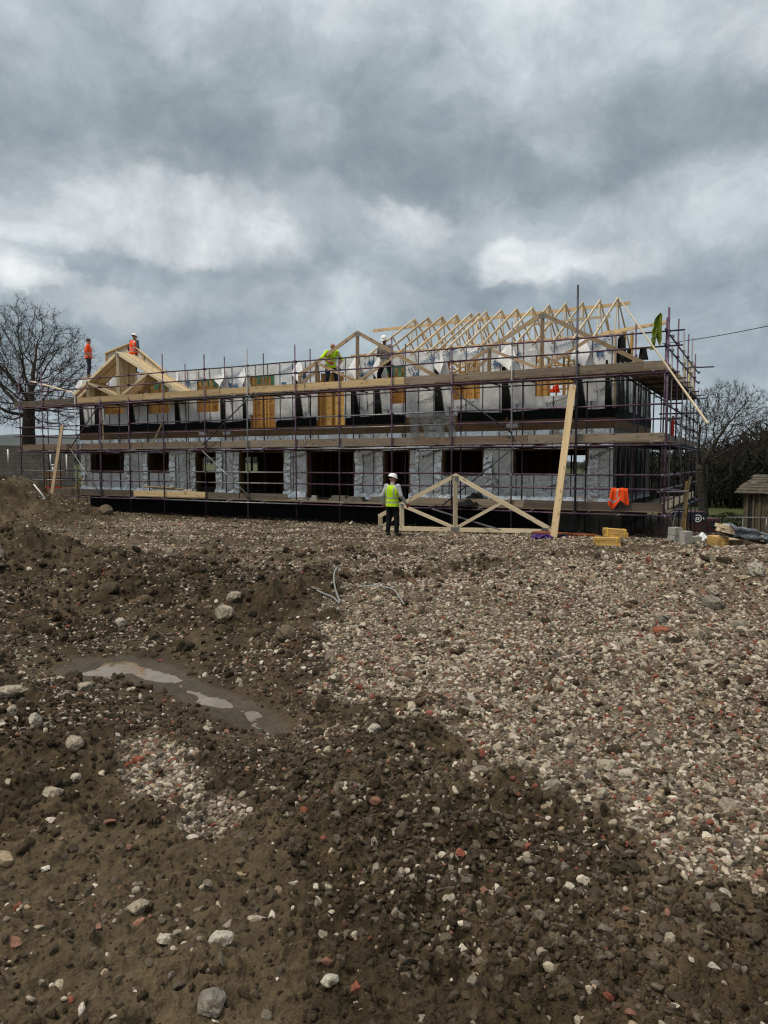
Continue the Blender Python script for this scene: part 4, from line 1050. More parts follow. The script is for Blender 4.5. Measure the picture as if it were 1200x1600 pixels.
plank('yellow timber prop standing by the side scaffold above the blocks', (-.25, 3.0, -.1), (-.3, 3.2, 1.6), .1, .05, 'stud_yellow', 'timber_prop', 'prop')
plank('thin pale batten leaning beside the yellow prop at the side scaffold', (-.15, 2.6, -.1), (-.4, 3.2, 1.75), .04, .05, 'pine_tan', 'batten', 'batten')
plank('short bent batten lying on the lowest deck by the orange jacket', onv(900, 775, .4), onv(950, 789, .1), .06, .03, 'pine_tan', 'batten', 'batten')
plank('small yellow offcut leaning at the left corner of the house wall', (26.0, 1.1, .85), (25.7, 1.45, 1.6), .03, .1, 'stud_yellow', 'timber_offcut', 'offcut', up=(1, 0, 0))
# rusty pipe along the scaffold foot
p = W(4.6, -0.45, 0); q = W(1.7, -0.5, 0)
m = MB(local=False); m.tube([(p.x, p.y, tz(p.x, p.y) + .06), (q.x, q.y, tz(q.x, q.y) + .06)], .05, 8, raw=True); tag(m.build('drain_pipe', 'rust', loc=(p.x, p.y, 0)), 'rusty orange pipe lying along the foot of the scaffold', 'pipe')

def lumpy(name, label, cat, c, size, mm, seed=0, amp=0.25, sub=3, group=None, flat=0.0, ang=0.0):
    bm = bmesh.new(); bmesh.ops.create_icosphere(bm, subdivisions=sub, radius=1.0)
    rs = np.random.RandomState(seed + 11)
    planes = [(Vector(rs.normal(size=3)).normalized(), rs.uniform(.62, .95)) for _ in range(13)]
    off = rs.uniform(0, 50, 3)
    co = np.array([v.co[:] for v in bm.verts])
    dn = fbm(co[:, 0] * 1.3 + off[0] + co[:, 2], co[:, 1] * 1.3 + off[1] - co[:, 2] * .7, 1.4, 4, 200 + seed) - .5
    dn2 = fbm(co[:, 0] * 5 + off[2] + co[:, 2] * 4, co[:, 1] * 5 - co[:, 2] * 3, 1.3, 3, 230 + seed) - .5
    for i, v in enumerate(bm.verts):
        p = v.co * (1 + amp * 1.6 * dn[i])
        for n, d in planes:
            e = p.dot(n) - d
            if e > 0: p = p - n * e * flat
        p = p + v.co.normalized() * amp * .22 * dn2[i]
        v.co = Vector((p.x * size[0], p.y * size[1], p.z * size[2]))
    if ang: bmesh.ops.rotate(bm, verts=bm.verts[:], cent=(0, 0, 0), matrix=Matrix.Rotation(ang, 3, 'Z'))
    me = bpy.data.meshes.new(name); bm.to_mesh(me); bm.free(); me.materials.append(M[mm])
    if flat < .5: me.polygons.foreach_set('use_smooth', [True] * len(me.polygons))
    o = bpy.data.objects.new(name, me); col.objects.link(o); o.location = c
    return tag(o, label, cat, group)
def ground_at(px, py, tries=60):
    r = ray(px, py); ts = np.geomspace(1.2, 60, 900)
    zz = terrain(r.x * ts, r.y * ts)[0]; below = np.where(CAMZ + r.z * ts <= zz)[0]
    t = ts[below[0]] if len(below) else 30
    return Vector((r.x * t, r.y * t, float(terrain(np.array([r.x * t]), np.array([r.y * t]))[0][0])))
# single stones that stand out
ROCKS = [(215, 1418, 46, 'rock_buff', 'flat buff slab of stone lying on the smooth clay', .85, (1.0, .75, .42)), (515, 1535, 32, 'rock_white', 'white weathered stone half sunk in mud, just above the bottom edge', .5, (1, .8, .45)), (345, 1466, 44, 'rock_white', 'pale low stone sunk in mud between two bright stones', .4, (1.0, .6, .35)), (258, 1466, 30, 'rock_white', 'small bright white stone below the buff slab', .4, (1, .9, .4)),
         (328, 1568, 60, 'rock_grey', 'grey angular rock at the bottom edge below the white stones', .8, (1.0, .8, .6)), (132, 1078, 27, 'rock_pale', 'cream stone at the left edge of the puddle', .5, (1, .8, .7)), (55, 1131, 26, 'rock_white', 'bright white stone among earth lumps left of the puddle', .6, (.9, .8, .95)), (20, 1112, 20, 'rock_pale', 'rounded pale stone at the left edge above the white one', .4, (1, .9, .9)),
         (115, 1165, 44, 'rock_pale', 'long pale stone lying between the puddle and the small gravel patch', .6, (1.0, .6, .55)), (18, 1084, 50, 'rock_pale', 'broad flat stone at the left edge of the photo', .8, (1.2, .7, .35)), (120, 1218, 22, 'rock_white', 'small white stone left of the small gravel patch', .5, (.9, 1, .7)), (82, 1240, 33, 'rock_pale', 'domed pale stone half buried left of the gravel patch', .3, (1.1, .9, .6)),
         (1113, 948, 34, 'rock_grey', 'largest angular grey rock on the right rubble mound', .95, (1.1, .8, .85)), (1180, 895, 28, 'rock_white', 'pale yellowish rock near the top of the rubble mound', .7, (1.1, .8, .8)), (1032, 968, 30, 'rock_grey', 'tilted grey block left of the largest rock on the mound', .95, (1.2, .7, .6)),
         (1088, 995, 28, 'rock_buff', 'squared brown stone at the foot of the rubble mound', .9, (1.15, .7, .75)), (1155, 978, 28, 'rock_grey', 'long grey stone below the largest rock on the mound', .9, (1.2, .7, .55)), (1034, 987, 24, 'rock_brick', 'broken red brick lump at the foot of the mound', .8, (1.2, .7, .6)), (1112, 924, 24, 'rock_pale', 'rounded pale rock above the largest grey rock', .5, (1.1, .9, .8)),
         (980, 1005, 26, 'rock_pale', 'pale wedge stone at the left end of the mound foot', .9, (1.2, .7, .7)), (875, 963, 20, 'rock_pale', 'smooth pale stone on the gravel left of the mound', .5, (1, .9, .8)), (584, 1143, 24, 'rock_white', 'yellowish round stone where mud meets gravel', .4, (1, 1, .8)), (165, 800, 19, 'rock_brown', 'brown boulder in front of the left scaffold feet', .6, (1.1, .9, .9)),
         (449, 995, 34, 'rock_brown', 'earthy lump on the mud ridge right of the puddle', .2, (1, .8, .8)), (950, 1197, 40, 'rock_pale', 'broad pale stone on the gravel in the middle right', .6, (1.0, .8, .5)), (2, 868, 16, 'rock_grey', 'dark grey boulder at the left edge on the mud lump', .7, (.9, .8, 1.1)), (938, 843, 18, 'rock_brown', 'dark earth lump between the plank foot and the timber bundles', .3, (1, .8, .9)), (1047, 1474, 26, 'rock_pale', 'oval pale pebble at the lower right among dark crumbs', .3, (1.0, .9, .7)),
         (350, 960, 30, 'rock_pale', 'pale rounded stone in the middle of the mud bank left of the hoses', .5, (1, .8, .8)), (365, 932, 24, 'rock_pale', 'dull stone on top of the mud bank', .6, (1.2, .8, .7)), (188, 975, 18, 'rock_white', 'bright stone on the mud slope above the puddle', .5, (1, .9, .8)), (100, 893, 18, 'rock_pale', 'light block half buried on the dark lump at the left', .9, (1.1, .7, .7)), (940, 1245, 26, 'rock_pale', 'upright pale stone on the lower gravel bank', .7, (.8, .7, 1.1)), (868, 1230, 26, 'rock_grey', 'round grey stone at the mud and gravel border', .4, (1, .9, .9))]
for k, (px, py, wpx, mm, lab, fl, prop) in enumerate(ROCKS):
    g = ground_at(px, py + 4); s = .48 * wpx * g.y / FPX
    lumpy('rock', lab, 'rock', (g.x, g.y, g.z + s * prop[2] * .45), (s * prop[0], s * prop[1], s * (prop[2] + .12)), mm, k * 7, .42, 4, 'single rocks on the site', max(fl, .72), random.uniform(-.6, .6))

# timber bundles with straps, concrete blocks, wrapped timber stack
def timber_bundle(label, c, L, rz, rows=3, cols_=3, tilt=0.0):
    root = thing('timber_bundle', label, 'timber bundle', c, 'bundles of short timber by the scaffold foot')
    d = Vector((math.cos(rz), math.sin(rz), tilt)).normalized(); s = Vector((-math.sin(rz), math.cos(rz), 0)); c = Vector(c)
    m = MB(local=False)
    for i in range(rows):
        for j in range(cols_):
            o = s * ((j - (cols_ - 1) / 2) * .105) + Vector((0, 0, .05 + i * .068)) + d * random.uniform(-.03, .03)
            m.bar(c + o - d * L / 2, c + o + d * L / 2, .10, .063, raw=True)
    m.build('timber', 'stud_yellow', root)
    m = MB(local=False)
    for f in (-.36, .38):
        q = c + d * L * f
        w = cols_ * .105 / 2 + .006; h0, h1 = .012, rows * .068 + .026
        m.tube([q + s * w + Vector((0, 0, h0)), q + s * w + Vector((0, 0, h1)), q - s * w + Vector((0, 0, h1)), q - s * w + Vector((0, 0, h0)), q + s * w + Vector((0, 0, h0))], .007, 5, raw=True)
    m.build('strap', 'yellow_strap', root)
g = ground_at(948, 853); timber_bundle('lower strapped bundle of short yellow timber lying on the gravel', (g.x, g.y, g.z), .62, -.25)
timber_bundle('upper strapped timber bundle tilted on top of the other bundle', (g.x + .30, g.y + .25, g.z + .20), .58, -.20, 3, 3, -.06)
def conc_block(label, c, rz=0.0, dims=(.29, .30, .215)):
    bm = bmesh.new(); bmesh.ops.create_cube(bm, size=1.0)
    for v in bm.verts: v.co = Vector((v.co.x * dims[0], v.co.y * dims[1], v.co.z * dims[2] + dims[2] / 2))
    bmesh.ops.bevel(bm, geom=bm.edges[:], offset=.012, segments=2, affect='EDGES')
    bmesh.ops.rotate(bm, verts=bm.verts[:], cent=(0, 0, 0), matrix=Matrix.Rotation(rz, 3, 'Z'))
    me = bpy.data.meshes.new('concrete_block'); bm.to_mesh(me); bm.free(); me.materials.append(M['concrete'])
    o = bpy.data.objects.new('concrete_block', me); col.objects.link(o); o.location = c
    return tag(o, label, 'concrete block', 'concrete blocks by the side scaffold')
g = at(1054, 849, 18.95); gz = min(g.z, tz(g.x, g.y) - .01)
conc_block('lower concrete block of the pair stacked by the side scaffold', (g.x, g.y, gz), .3, (.25, .30, .215)); conc_block('upper concrete block of the pair stacked by the side scaffold', (g.x + .01, g.y, gz + .217), .33, (.25, .30, .215))
g2 = at(1070, 851, 18.75); conc_block('single concrete block standing right of the stacked pair', (g2.x, g2.y, min(g2.z, tz(g2.x, g2.y) - .01)), .25, (.25, .30, .36))
g3 = at(1085, 849, 18.9); conc_block('low concrete block next to the white plastic wrap', (g3.x, g3.y, tz(g3.x, g3.y) - .03), .2, (.32, .2, .17))
def wrap_heap(label, c, size, seed, mm, name='plastic_wrap', cat='plastic wrap', amp=.7):
    m = MB(local=False); rs = random.Random(seed); ph = [rs.uniform(0, 6) for _ in range(8)]
    c = Vector(c)
    def fn(s, t):
        a = (s - .5) * 2; b = (t - .5) * 2
        x = a * size[0] + .05 * math.sin(6 * b + ph[2]); y = b * size[1] + .05 * math.sin(7 * a + ph[3])
        e = max(0, 1 - a * a) * max(0, 1 - b * b)
        z = size[2] * (e ** .6) * (0.55 + .25 * math.sin(5 * a + ph[0] + 2 * b) + .2 * math.sin(9 * b + ph[1] - 3 * a) + .12 * math.sin(17 * a + 11 * b + ph[4]))
        return c + Vector((x, y, z - .01))
    m.grid(fn, 34, 26)
    return tag(m.build(name, mm, loc=c), label, cat)
g = at(1098, 847, 19.4); wrap_heap('crumpled white plastic wrap heaped on the ground by the blocks', (g.x, g.y, tz(g.x, g.y)), (.32, .3, .26), 4, 'wrap_white')
g = ground_at(858, 842); wrap_heap('crumpled purple bag on the gravel at the foot of the tall plank', (g.x - .15, g.y + .25, g.z + .02), (.28, .16, .14), 5, 'purple_bag', 'plastic_bag', 'bag')
g = ground_at(884, 842); wrap_heap('dark glove like rag on the gravel right of the tall plank', (g.x, g.y + .3, g.z + .02), (.18, .12, .10), 8, 'denim', 'rag', 'rag')
wrap_heap('slumped black sheeting heaped on the lowest deck behind the truss', W(5.6, .35, .83), (.75, .35, .42), 11, 'black_membrane', 'plastic_sheet', 'plastic sheet')
wrap_heap('black sheeting against the wall under the widest ground floor window', W(3.0, 1.1, .83), (1.0, .25, .12), 12, 'black_membrane', 'plastic_sheet', 'plastic sheet')
def wrapped_stack():
    o = at(1131, 826, 18.1)
    root = thing('timber_pack', 'pack of timber in dark plastic wrap, sloping down to the right', 'timber pack', (o.x, o.y, tz(o.x, o.y)))
    d = Vector((1, -.12, -.24)).normalized(); s = Vector((.12, 1, 0)).normalized(); up = s.cross(d); up = up if up.z > 0 else -up
    L = 2.6; w, h = .34, .10
    m = MB(local=False)
    for i in range(3):
        for j in range(2):
            a = o + s * (w * (-.66 + .66 * i)) + up * (-h + .055 + j * .10)
            m.bar(a - d * (.08 + .05 * ((i + j) % 2)), a + d * .9, .21, .09, up=tuple(up), raw=True)
    m.build('timber', 'pine_pale', root)
    m = MB(local=False)
    def fn(ss, tt):
        ang = tt * 2 * math.pi
        cx, cz = math.cos(ang), math.sin(ang)
        k = 1 / max(abs(cx), abs(cz)) ** .9
        sag = .022 * math.sin(13 * ss + 5 * tt * 6.28) + .018 * math.sin(31 * ss + 3 * tt) + .012 * math.sin(53 * ss - 9 * tt)
        return o + d * (.06 + L * ss + .10 * math.sin(ang * 2 + 1) * (1 - ss) ** 8) + s * cx * (w + .03 + sag) * k + up * (cz * (h + .03 + sag) * k)
    m.grid(fn, 80, 44); m.build('plastic_wrap', 'wrap_dark', root, recalc=False)
    m = MB(local=False); m.grid(lambda ss, tt: o + d * (.08 * ss - .03 + .02 * math.sin(9 * tt)) - s * (w + .05) + s * .5 * tt + up * (.13 - .18 * ss - .02 * math.sin(8 * ss)), 8, 8); m.build('plastic_wrap', 'wrap_white', root, recalc=False)
    return o, d, s
bs, bd, bss = wrapped_stack()
for k, (px, lab, nr) in enumerate(((1122, 'stacked short bearer timbers under the left end of the wrapped pack', 3), (1147, 'low bearer timbers under the middle of the wrapped pack', 2))):
    c = at(px, 852, 18.3 + .1 * k); c.z = tz(c.x, c.y); root = thing('timber_bearer', lab, 'bearers', c, 'bearers under the wrapped timber pack')
    m = MB(local=False)
    for i in range(nr):
        for j in range(3): m.bar(c + Vector((-.10 + .10 * j, -.25, .04 + .085 * i)), c + Vector((-.10 + .10 * j + .06, .45, .04 + .085 * i)), .094, .08, raw=True)
    m.build('timber', 'stud_yellow' if k == 0 else 'pine', root)
plank('loose brown plank lying under the wrapped timber pack', bs + Vector((-.05, -.1, -.14)), bs + Vector((1.1, -.35, -.44)), .20, .04, 'stud_dark', raw=True)
# blocks on the lowest deck
k = 0
for (u, v, dims, lab) in ((12.75, .3, (.44, .22, .1), 'grey slab stack on the lowest deck beneath the second doorway from the left'), (12.1, .35, (.2, .1, .18), 'small pale block on the lowest deck right of the slabs'), (11.2, .5, (.44, .3, .18), 'grey block pile on the lowest deck before the double doorway'), (10.5, .45, (.44, .3, .16), 'low grey blocks on the lowest deck left of the hanging foil'), (9.6, .6, (.44, .3, .17), 'dark grey blocks on the lowest deck behind the worker')):
    root = thing('block_stack', lab, 'blocks', W(u, v, .81), 'blocks stood on the lowest deck')
    for i in range(2):
        m = MB(); m.box((u - dims[0] + .03 * i, v, .81 + i * dims[2] / 2 + .002 * i), (u + dims[0] * .6 - .1 * i, v + dims[1], .81 + (i + 1) * dims[2] / 2)); m.build('block', 'concrete' if k < 2 else 'rock_grey', root)
    k += 1
# hoses on the ground
def hose(label, pts, r, mm):
    P = []
    for (x, y, lift) in pts:
        g = ground_at(x, y); P.append(Vector((g.x, g.y, g.z + lift)))
    Q = []
    for i in range(len(P) - 1):
        a, b, c_, d_ = P[max(0, i - 1)], P[i], P[i + 1], P[min(len(P) - 1, i + 2)]
        for s in np.linspace(0, 1, 7)[:-1]:
            Q.append(0.5 * ((2 * b) + (c_ - a) * s + (2 * a - 5 * b + 4 * c_ - d_) * s * s + (3 * b - a - 3 * c_ + d_) * s ** 3))
    Q.append(P[-1]); m = MB(local=False); m.tube([tuple(q) for q in Q], r, 7, raw=True)
    tag(m.build('hose', mm, loc=P[0]), label, 'hose')
hose('pale grey hose end bent into a loop on the mud', [(495, 925, .02), (505, 932, .04), (520, 941, .04), (531, 947, .03), (524, 935, .12), (522, 922, .2), (528, 913, .22)], .011, 'grey_plastic')
hose('thin grey green hose snaking over the rubble right of the looped one', [(560, 920, .02), (585, 922, .05), (600, 925, .06), (615, 931, .06), (625, 942, .05), (632, 950, .03)], .010, 'grey_plastic')
g = ground_at(72, 795)
m = MB(local=False); a = at(53, 757, 25.8); b = at(72, 780, 25.4); m.tube([a, b, b + Vector((-.12, 0, .03))], .025, 7, raw=True); tag(m.build('plastic_pipe', 'white_plastic', loc=b), 'white plastic pipe leaning on the brown soil heap', 'pipe')
# jackets
def jacket(name, label, fn, mm, nx=24, ny=26, band=None):
    m = MB(); m.grid(fn, nx, ny, 0, mi_fn=(lambda s, t: 1 if band(s, t) else 0))
    c = fn(.5, 0); o = m.build(name, [mm, 'reflective'], loc=W(*c), recalc=False)
    return tag(o, label, 'jacket')
ja = onv(968, 764, -.02)
def jfn(s, t):
    # two fronts hanging down from the rail, the left longer
    x = s
    ln = (.62 if s < .48 else .42) + (-.14 * abs(s - .25) * 4 if s < .5 else .06 * math.sin(9 * s))
    w = .46 * (1 + .10 * t)
    u = ja[0] + .23 + .08 * t * (s < .48) - w * x
    gap = .02 * (1 if abs(s - .5) < .05 else 0)
    return (u, -.02 - .05 * math.sin(min(1, t * 6) * 1.6) - .035 * math.sin(10 * s + 2 * t) * t - .02 * math.sin(19 * s) - gap, LIFT[0] + .65 - ln * t + .01 * math.sin(12 * s))
jacket('hi_vis_jacket', 'bright orange hi-vis jacket hanging on the lowest guard rail', jfn, 'orange_fabric', band=lambda s, t: (.62 < t < .72 and s < .48) or (.38 < s < .46 and t < .5))
jb0 = onv(1034, 490, -.04); jb1 = onv(1027, 548, -.04)
def jfn2(s, t):
    w = (.05 + .14 * min(1, t / .16) + .11 * t) * (1 + .06 * math.sin(11 * t + 2) + .04 * math.sin(29 * t))
    return (jb0[0] - .02 + w * s, -.06 - .05 * math.sin(7 * s + 3 * t) - .03 * math.sin(15 * s) * t, jb0[2] - (jb0[2] - jb1[2]) * t * (1.0 if s > .62 else (.74 + .1 * math.sin(9 * s))) - .03 * math.sin(6 * s))
jacket('hi_vis_jacket', 'yellow-green hi-vis jacket hanging from the top of the corner standard', jfn2, 'olive_fabric', band=lambda s, t: .60 < t < .64 and s > .4)
ob = onv(868, 602, 2.1)
wrap_heap('orange hi-vis jacket lying on the sill inside the right upper window', W(ob[0], 2.1, ob[2] - .22), (.13, .10, .26), 21, 'orange_fabric', 'hi_vis_jacket', 'jacket')
m = MB(); m.tube([(-.06, 1.0, 2.95), (-.06, 1.0, 3.0), (-.06, 1.0, 3.42), (-.06, 1.0, 3.48)], [.02, .045, .045, .02], 10); o = m.build('extinguisher_body', 'red_paint', thing('fire_extinguisher', 'red fire extinguisher hung on the side scaffold above the middle deck', 'fire extinguisher', W(-.06, 1.0, 2.95)))
rt = o.parent
m = MB(); m.tube([(-.06, 1.0, 3.48), (-.06, 1.0, 3.54)], .022, 8); m.tube([(-.06, 1.0, 3.53), (-.12, .93, 3.50), (-.14, .92, 3.3)], .012, 6); m.build('valve', 'tube_dark', rt)
for k, (x, w, mm, lab) in enumerate(((1066, .5, 'insulation', 'nearest pale yellow insulation board upright on the side scaffold'), (1074, .6, 'insulation', 'middle tall yellow insulation board upright on the side scaffold'), (1081, .5, 'ply_pale', 'pinkish board upright at the far end of the side scaffold'))):
    a = onu(x, 590, .35); m = MB(); m.box((.25, a[1] - .3, LIFT[2] + .01), (.30, a[1] + .3, 6.0 + .15 * k)); tag(m.build('insulation_board', mm, loc=W(.27, a[1], LIFT[2])), lab, 'board', 'boards upright on the side scaffold')

# overhead cable
m = MB(local=False)
a = at(1035, 537, 42); b = at(1290, 488, 34)
m.tube([a + (b - a) * s - Vector((0, 0, .5 * 4 * s * (1 - s) * .3)) for s in np.linspace(0, 1, 14)], .022, 6, raw=True); tag(m.build('overhead_cable', 'tube_dark', loc=a), 'thin dark overhead cable crossing the sky at the right', 'cable')

# ------------------------------------------------------------------ people
def person(label, loc, yaw, J, mats, helmet=None, vest=None, bald=False, shirt='hoodie_grey', trousers='trouser_black', skin='skin', glove=None, boots='boot', sleeves='long', head_yaw=0.0, head_pitch=0.0, face_lean=0.0):
    """one continuous body: lofted capsules fused by a voxel remesh, then coloured by the nearest limb"""
    root = thing('person', label, 'person', loc, None, yaw)
    V = Vector
    caps = []   # (p, q, r0, r1, flat, kind)
    def cap(p, q, r0, r1, kind, fx=1.0, fy=1.0): caps.append((V(p), V(q), r0, r1, kind, fx, fy))
    pel, che, nek, hed = V(J['pelvis']), V(J['chest']), V(J['neck']), V(J['head'])
    cap(pel + V((-.05, 0, -.02)), pel + V((.05, 0, -.02)), .145, .145, 'trousers', 1.0, .85)
    cap(pel + V((0, 0, .06)), che, .135, .165, 'shirt', 1.15, .78)
    cap(che + V((-.10, 0, .06)), che + V((.10, 0, .06)), .125, .125, 'shirt', 1, .85)
    cap(che + (nek - che) * .3, nek, .10, .062, 'shirt'); cap(nek, hed, .056, .056, 'skin')
    for s, n in ((-1, 'L'), (1, 'R')):
        sh, el, wr = V(J['sh' + n]), V(J['el' + n]), V(J['wr' + n])
        cap(che + V((s * .10, 0, .08)), sh, .10, .078, 'shirt')
        cap(sh, el, .074, .058, 'shirt' if sleeves == 'long' else 'sleeve')
        if sleeves != 'long': cap(sh + (el - sh) * .55, el, .046, .045, 'skin')
        cap(el, wr, .054, .040 if sleeves == 'long' else .033, 'shirt' if sleeves == 'long' else 'skin')
        hp, kn, an, to = V(J['hip' + n]), V(J['kn' + n]), V(J['an' + n]), V(J['to' + n])
        cap(hp, kn, .112, .082, 'trousers'); cap(kn, an + V((0, 0, .05)), .080, .068, 'trousers')
        cap(an + V((0, -.03, -.03)), to, .048, .042, 'boot'); cap(an + V((0, 0, .04)), an + V((0, -.01, -.03)), .05, .05, 'boot')
        # hand: palm, four bent fingers of unequal length, thumb from the side of the palm
        d = (wr - el).normalized(); side = d.cross(V((0, 1, 0)))
        if side.length < .2: side = d.cross(V((0, 0, 1)))
        side.normalize(); nrm = side.cross(d).normalized() * (-s)
        hk = 'glove' if glove else 'skin'
        pc = wr + d * .085
        for o in (-.022, 0, .022): cap(wr + side * o * .7, pc + side * o, .017, .016, hk)
        for o, L in ((-.031, .066), (-.011, .078), (.010, .074), (.031, .058)):
            b0 = pc + side * o; b1 = b0 + (d * .8 + nrm * .5).normalized() * L * .55; b2 = b1 + (d * .2 + nrm).normalized() * L * .5
            cap(b0, b1, .0095, .009, hk); cap(b1, b2, .009, .008, hk)
        t0 = wr + d * .03 + side * .03 * s; t1 = t0 + (side * s * .7 + d * .6 + nrm * .3).normalized() * .045; t2 = t1 + (d + nrm * .6).normalized() * .03
        cap(t0, t1, .012, .011, hk); cap(t1, t2, .011, .009, hk)
    Rh = Matrix.Rotation(head_yaw, 3, 'Z') @ Matrix.Rotation(head_pitch, 3, 'X')
    H = lambda x, y, z: hed + Rh @ V((x, y, z))
    cap(H(0, -.012, .02), H(0, -.006, .025), .092, .092, 'head', .86, 1.03); cap(H(0, .02, -.05), H(0, .035, -.075), .066, .05, 'head', .9, 1)
    cap(H(0, .092, .005), H(0, .112, -.022), .012, .015, 'head')                     # nose
    for s in (-1, 1): cap(H(s * .078, -.005, .01), H(s * .082, -.012, -.022), .016, .012, 'head')   # ears
    cap(H(-.02, .092, -.058), H(.02, .092, -.058), .009, .009, 'head')               # lips
    # mesh of all capsules
    bm = bmesh.new()
    for (p, q, r0, r1, kind, fx, fy) in caps:
        d = q - p; L = d.length
        z = d.normalized() if L > 1e-5 else V((0, 0, 1))
        x = V((1, 0, 0)) - z * z.x
        if x.length < .15: x = V((0, 1, 0)) - z * z.y
        x.normalize(); y = z.cross(x)
        n = 14; rings = []
        prof = [(-r0 * math.cos(a), r0 * math.sin(a)) for a in np.linspace(.15, math.pi / 2, 5)] + [(L * f, r0 + (r1 - r0) * f) for f in (.35, .7)] + [(L + r1 * math.cos(a), r1 * math.sin(a)) for a in np.linspace(math.pi / 2, .15, 5)]
        for (h, r) in prof:
            rings.append([bm.verts.new(p + z * h + x * (math.cos(2 * math.pi * k / n) * r * fx) + y * (math.sin(2 * math.pi * k / n) * r * fy)) for k in range(n)])
        for a, b in zip(rings[:-1], rings[1:]):
            for k in range(n): bm.faces.new((a[k], a[(k + 1) % n], b[(k + 1) % n], b[k]))
        bm.faces.new(list(reversed(rings[0]))); bm.faces.new(rings[-1])
    me = bpy.data.meshes.new('body'); bm.to_mesh(me); bm.free()
    o = bpy.data.objects.new('body', me); col.objects.link(o)
    md = o.modifiers.new('r', 'REMESH'); md.mode = 'VOXEL'; md.voxel_size = 0.0085
    sm = o.modifiers.new('s', 'SMOOTH'); sm.factor = .5; sm.iterations = 2
    dg = bpy.context.evaluated_depsgraph_get(); me2 = bpy.data.meshes.new_from_object(o.evaluated_get(dg))
    bpy.data.objects.remove(o); bpy.data.meshes.remove(me)
    names = ['trousers', 'shirt', 'skin', 'boot', 'glove', 'hair', 'eye']
    lut = dict(trousers=trousers, shirt=shirt, skin=skin, boot=boots, glove=glove or skin, hair='hair', eye='trouser_black')
    for nme in names: me2.materials.append(M[lut[nme]])
    n = len(me2.polygons); C = np.zeros(n * 3); me2.polygons.foreach_get('center', C); C = C.reshape(-1, 3)
    best = np.full(n, 1e9); idx = np.zeros(n, int)
    for (p, q, r0, r1, kind, fx, fy) in caps:
        p_, q_ = np.array(p), np.array(q); d = q_ - p_; L2 = max(1e-9, d.dot(d))
        t = np.clip(((C - p_) @ d) / L2, 0, 1); dist = np.linalg.norm(C - p_ - t[:, None] * d, axis=1) / (r0 + (r1 - r0) * t) / max(fx, 1)
        kk = names.index({'head': 'skin', 'sleeve': 'shirt'}.get(kind, kind))
        w = dist < best; best[w] = dist[w]; idx[w] = kk
    Hi = np.array((Rh.transposed()))
    loc_h = (C - np.array(hed)) @ np.array(Rh)
    inhead = (np.abs(loc_h[:, 0]) < .11) & (np.abs(loc_h[:, 1]) < .14) & (np.abs(loc_h[:, 2]) < .16)
    if not bald: idx[inhead & (loc_h[:, 2] > .055 - .6 * np.clip(-loc_h[:, 1] - .0, -.05, .12))] = 5
    for s in (-1, 1): idx[inhead & (np.hypot(loc_h[:, 0] - s * .033, (loc_h[:, 2] - .018) * 1.6) < .013) & (loc_h[:, 1] > .05)] = 6
    me2.polygons.foreach_set('material_index', idx.astype(np.int32)); me2.polygons.foreach_set('use_smooth', np.ones(n, bool)); me2.update()
    body = bpy.data.objects.new('body', me2); col.objects.link(body); body.parent = root
    # vest: sleeveless shell over chest and waist
    if vest:
        bm = bmesh.new(); ax = (che + V((0, 0, .19)) - (pel + V((0, 0, -.10)))); z = ax.normalized(); x = V((1, 0, 0)); y = z.cross(x).normalized(); x = y.cross(z)
        b0 = pel + V((0, 0, -.10)); Lh = ax.length; rings = []; n = 36
        prof = [(0.0, .205, .168), (.08, .200, .165), (.16, .196, .160), (.225, .194, .158), (.29, .193, .155), (.36, .196, .156), (.425, .200, .157), (.55, .212, .160), (.70, .228, .162), (.80, .234, .152), (.88, .222, .132), (.94, .180, .112), (1.0, .115, .092)]
        for (h, rx, ry) in prof:
            rings.append([bm.verts.new(b0 + z * (h * Lh) + x * (math.cos(2 * math.pi * k / n) * rx * (1 + .02 * math.sin(5 * k + 9 * h))) + y * (math.sin(2 * math.pi * k / n) * ry * (1 + .03 * math.sin(3 * k + 7 * h)))) for k in range(n)])
        for a, b in zip(rings[:-1], rings[1:]):
            for k in range(n): bm.faces.new((a[k], a[(k + 1) % n], b[(k + 1) % n], b[k]))
        bmesh.ops.subdivide_edges(bm, edges=bm.edges[:], cuts=1, use_grid_fill=True)
        for f in bm.faces:
            c = f.calc_center_median() - b0; h = c.dot(z) / Lh; xx = c.dot(x)
            if (.16 < h < .225 or .36 < h < .425): f.material_index = 1
            elif h > .425 and .105 < abs(xx) < .145: f.material_index = 1
            f.smooth = True
        me = bpy.data.meshes.new('vest'); bm.to_mesh(me); bm.free(); me.materials.append(M[vest]); me.materials.append(M['reflective'])
        vo = bpy.data.objects.new('vest', me); col.objects.link(vo); vo.parent = root
    if helmet:
        bm = bmesh.new(); rings = []; n = 28
        if helmet == 'cap_navy': prof = [(.03, .098, .106), (.07, .096, .104), (.10, .080, .088), (.118, .045, .05), (.123, .008, .008)]
        else: prof = [(.028, .128, .150), (.036, .128, .150), (.040, .112, .130), (.075, .108, .125), (.115, .088, .102), (.140, .055, .065), (.150, .010, .012)]
        for (h, rx, ry) in prof:
            rings.append([bm.verts.new(H(math.cos(2 * math.pi * k / n) * rx, -.008 + math.sin(2 * math.pi * k / n) * ry, h + .02 - .018 * math.sin(2 * math.pi * k / n) * (h < .05))) for k in range(n)])
        for a, b in zip(rings[:-1], rings[1:]):
            for k in range(n):
                f = bm.faces.new((a[k], a[(k + 1) % n], b[(k + 1) % n], b[k])); f.smooth = True
        bm.faces.new(rings[-1])
        # peak at the front
        pk = [H(x * .07, .115 + .05 * (1 - abs(x)), .035 - .012) for x in (-1, -.5, 0, .5, 1)]; bk = [H(x * .09, .085, .052) for x in (-1, -.5, 0, .5, 1)]
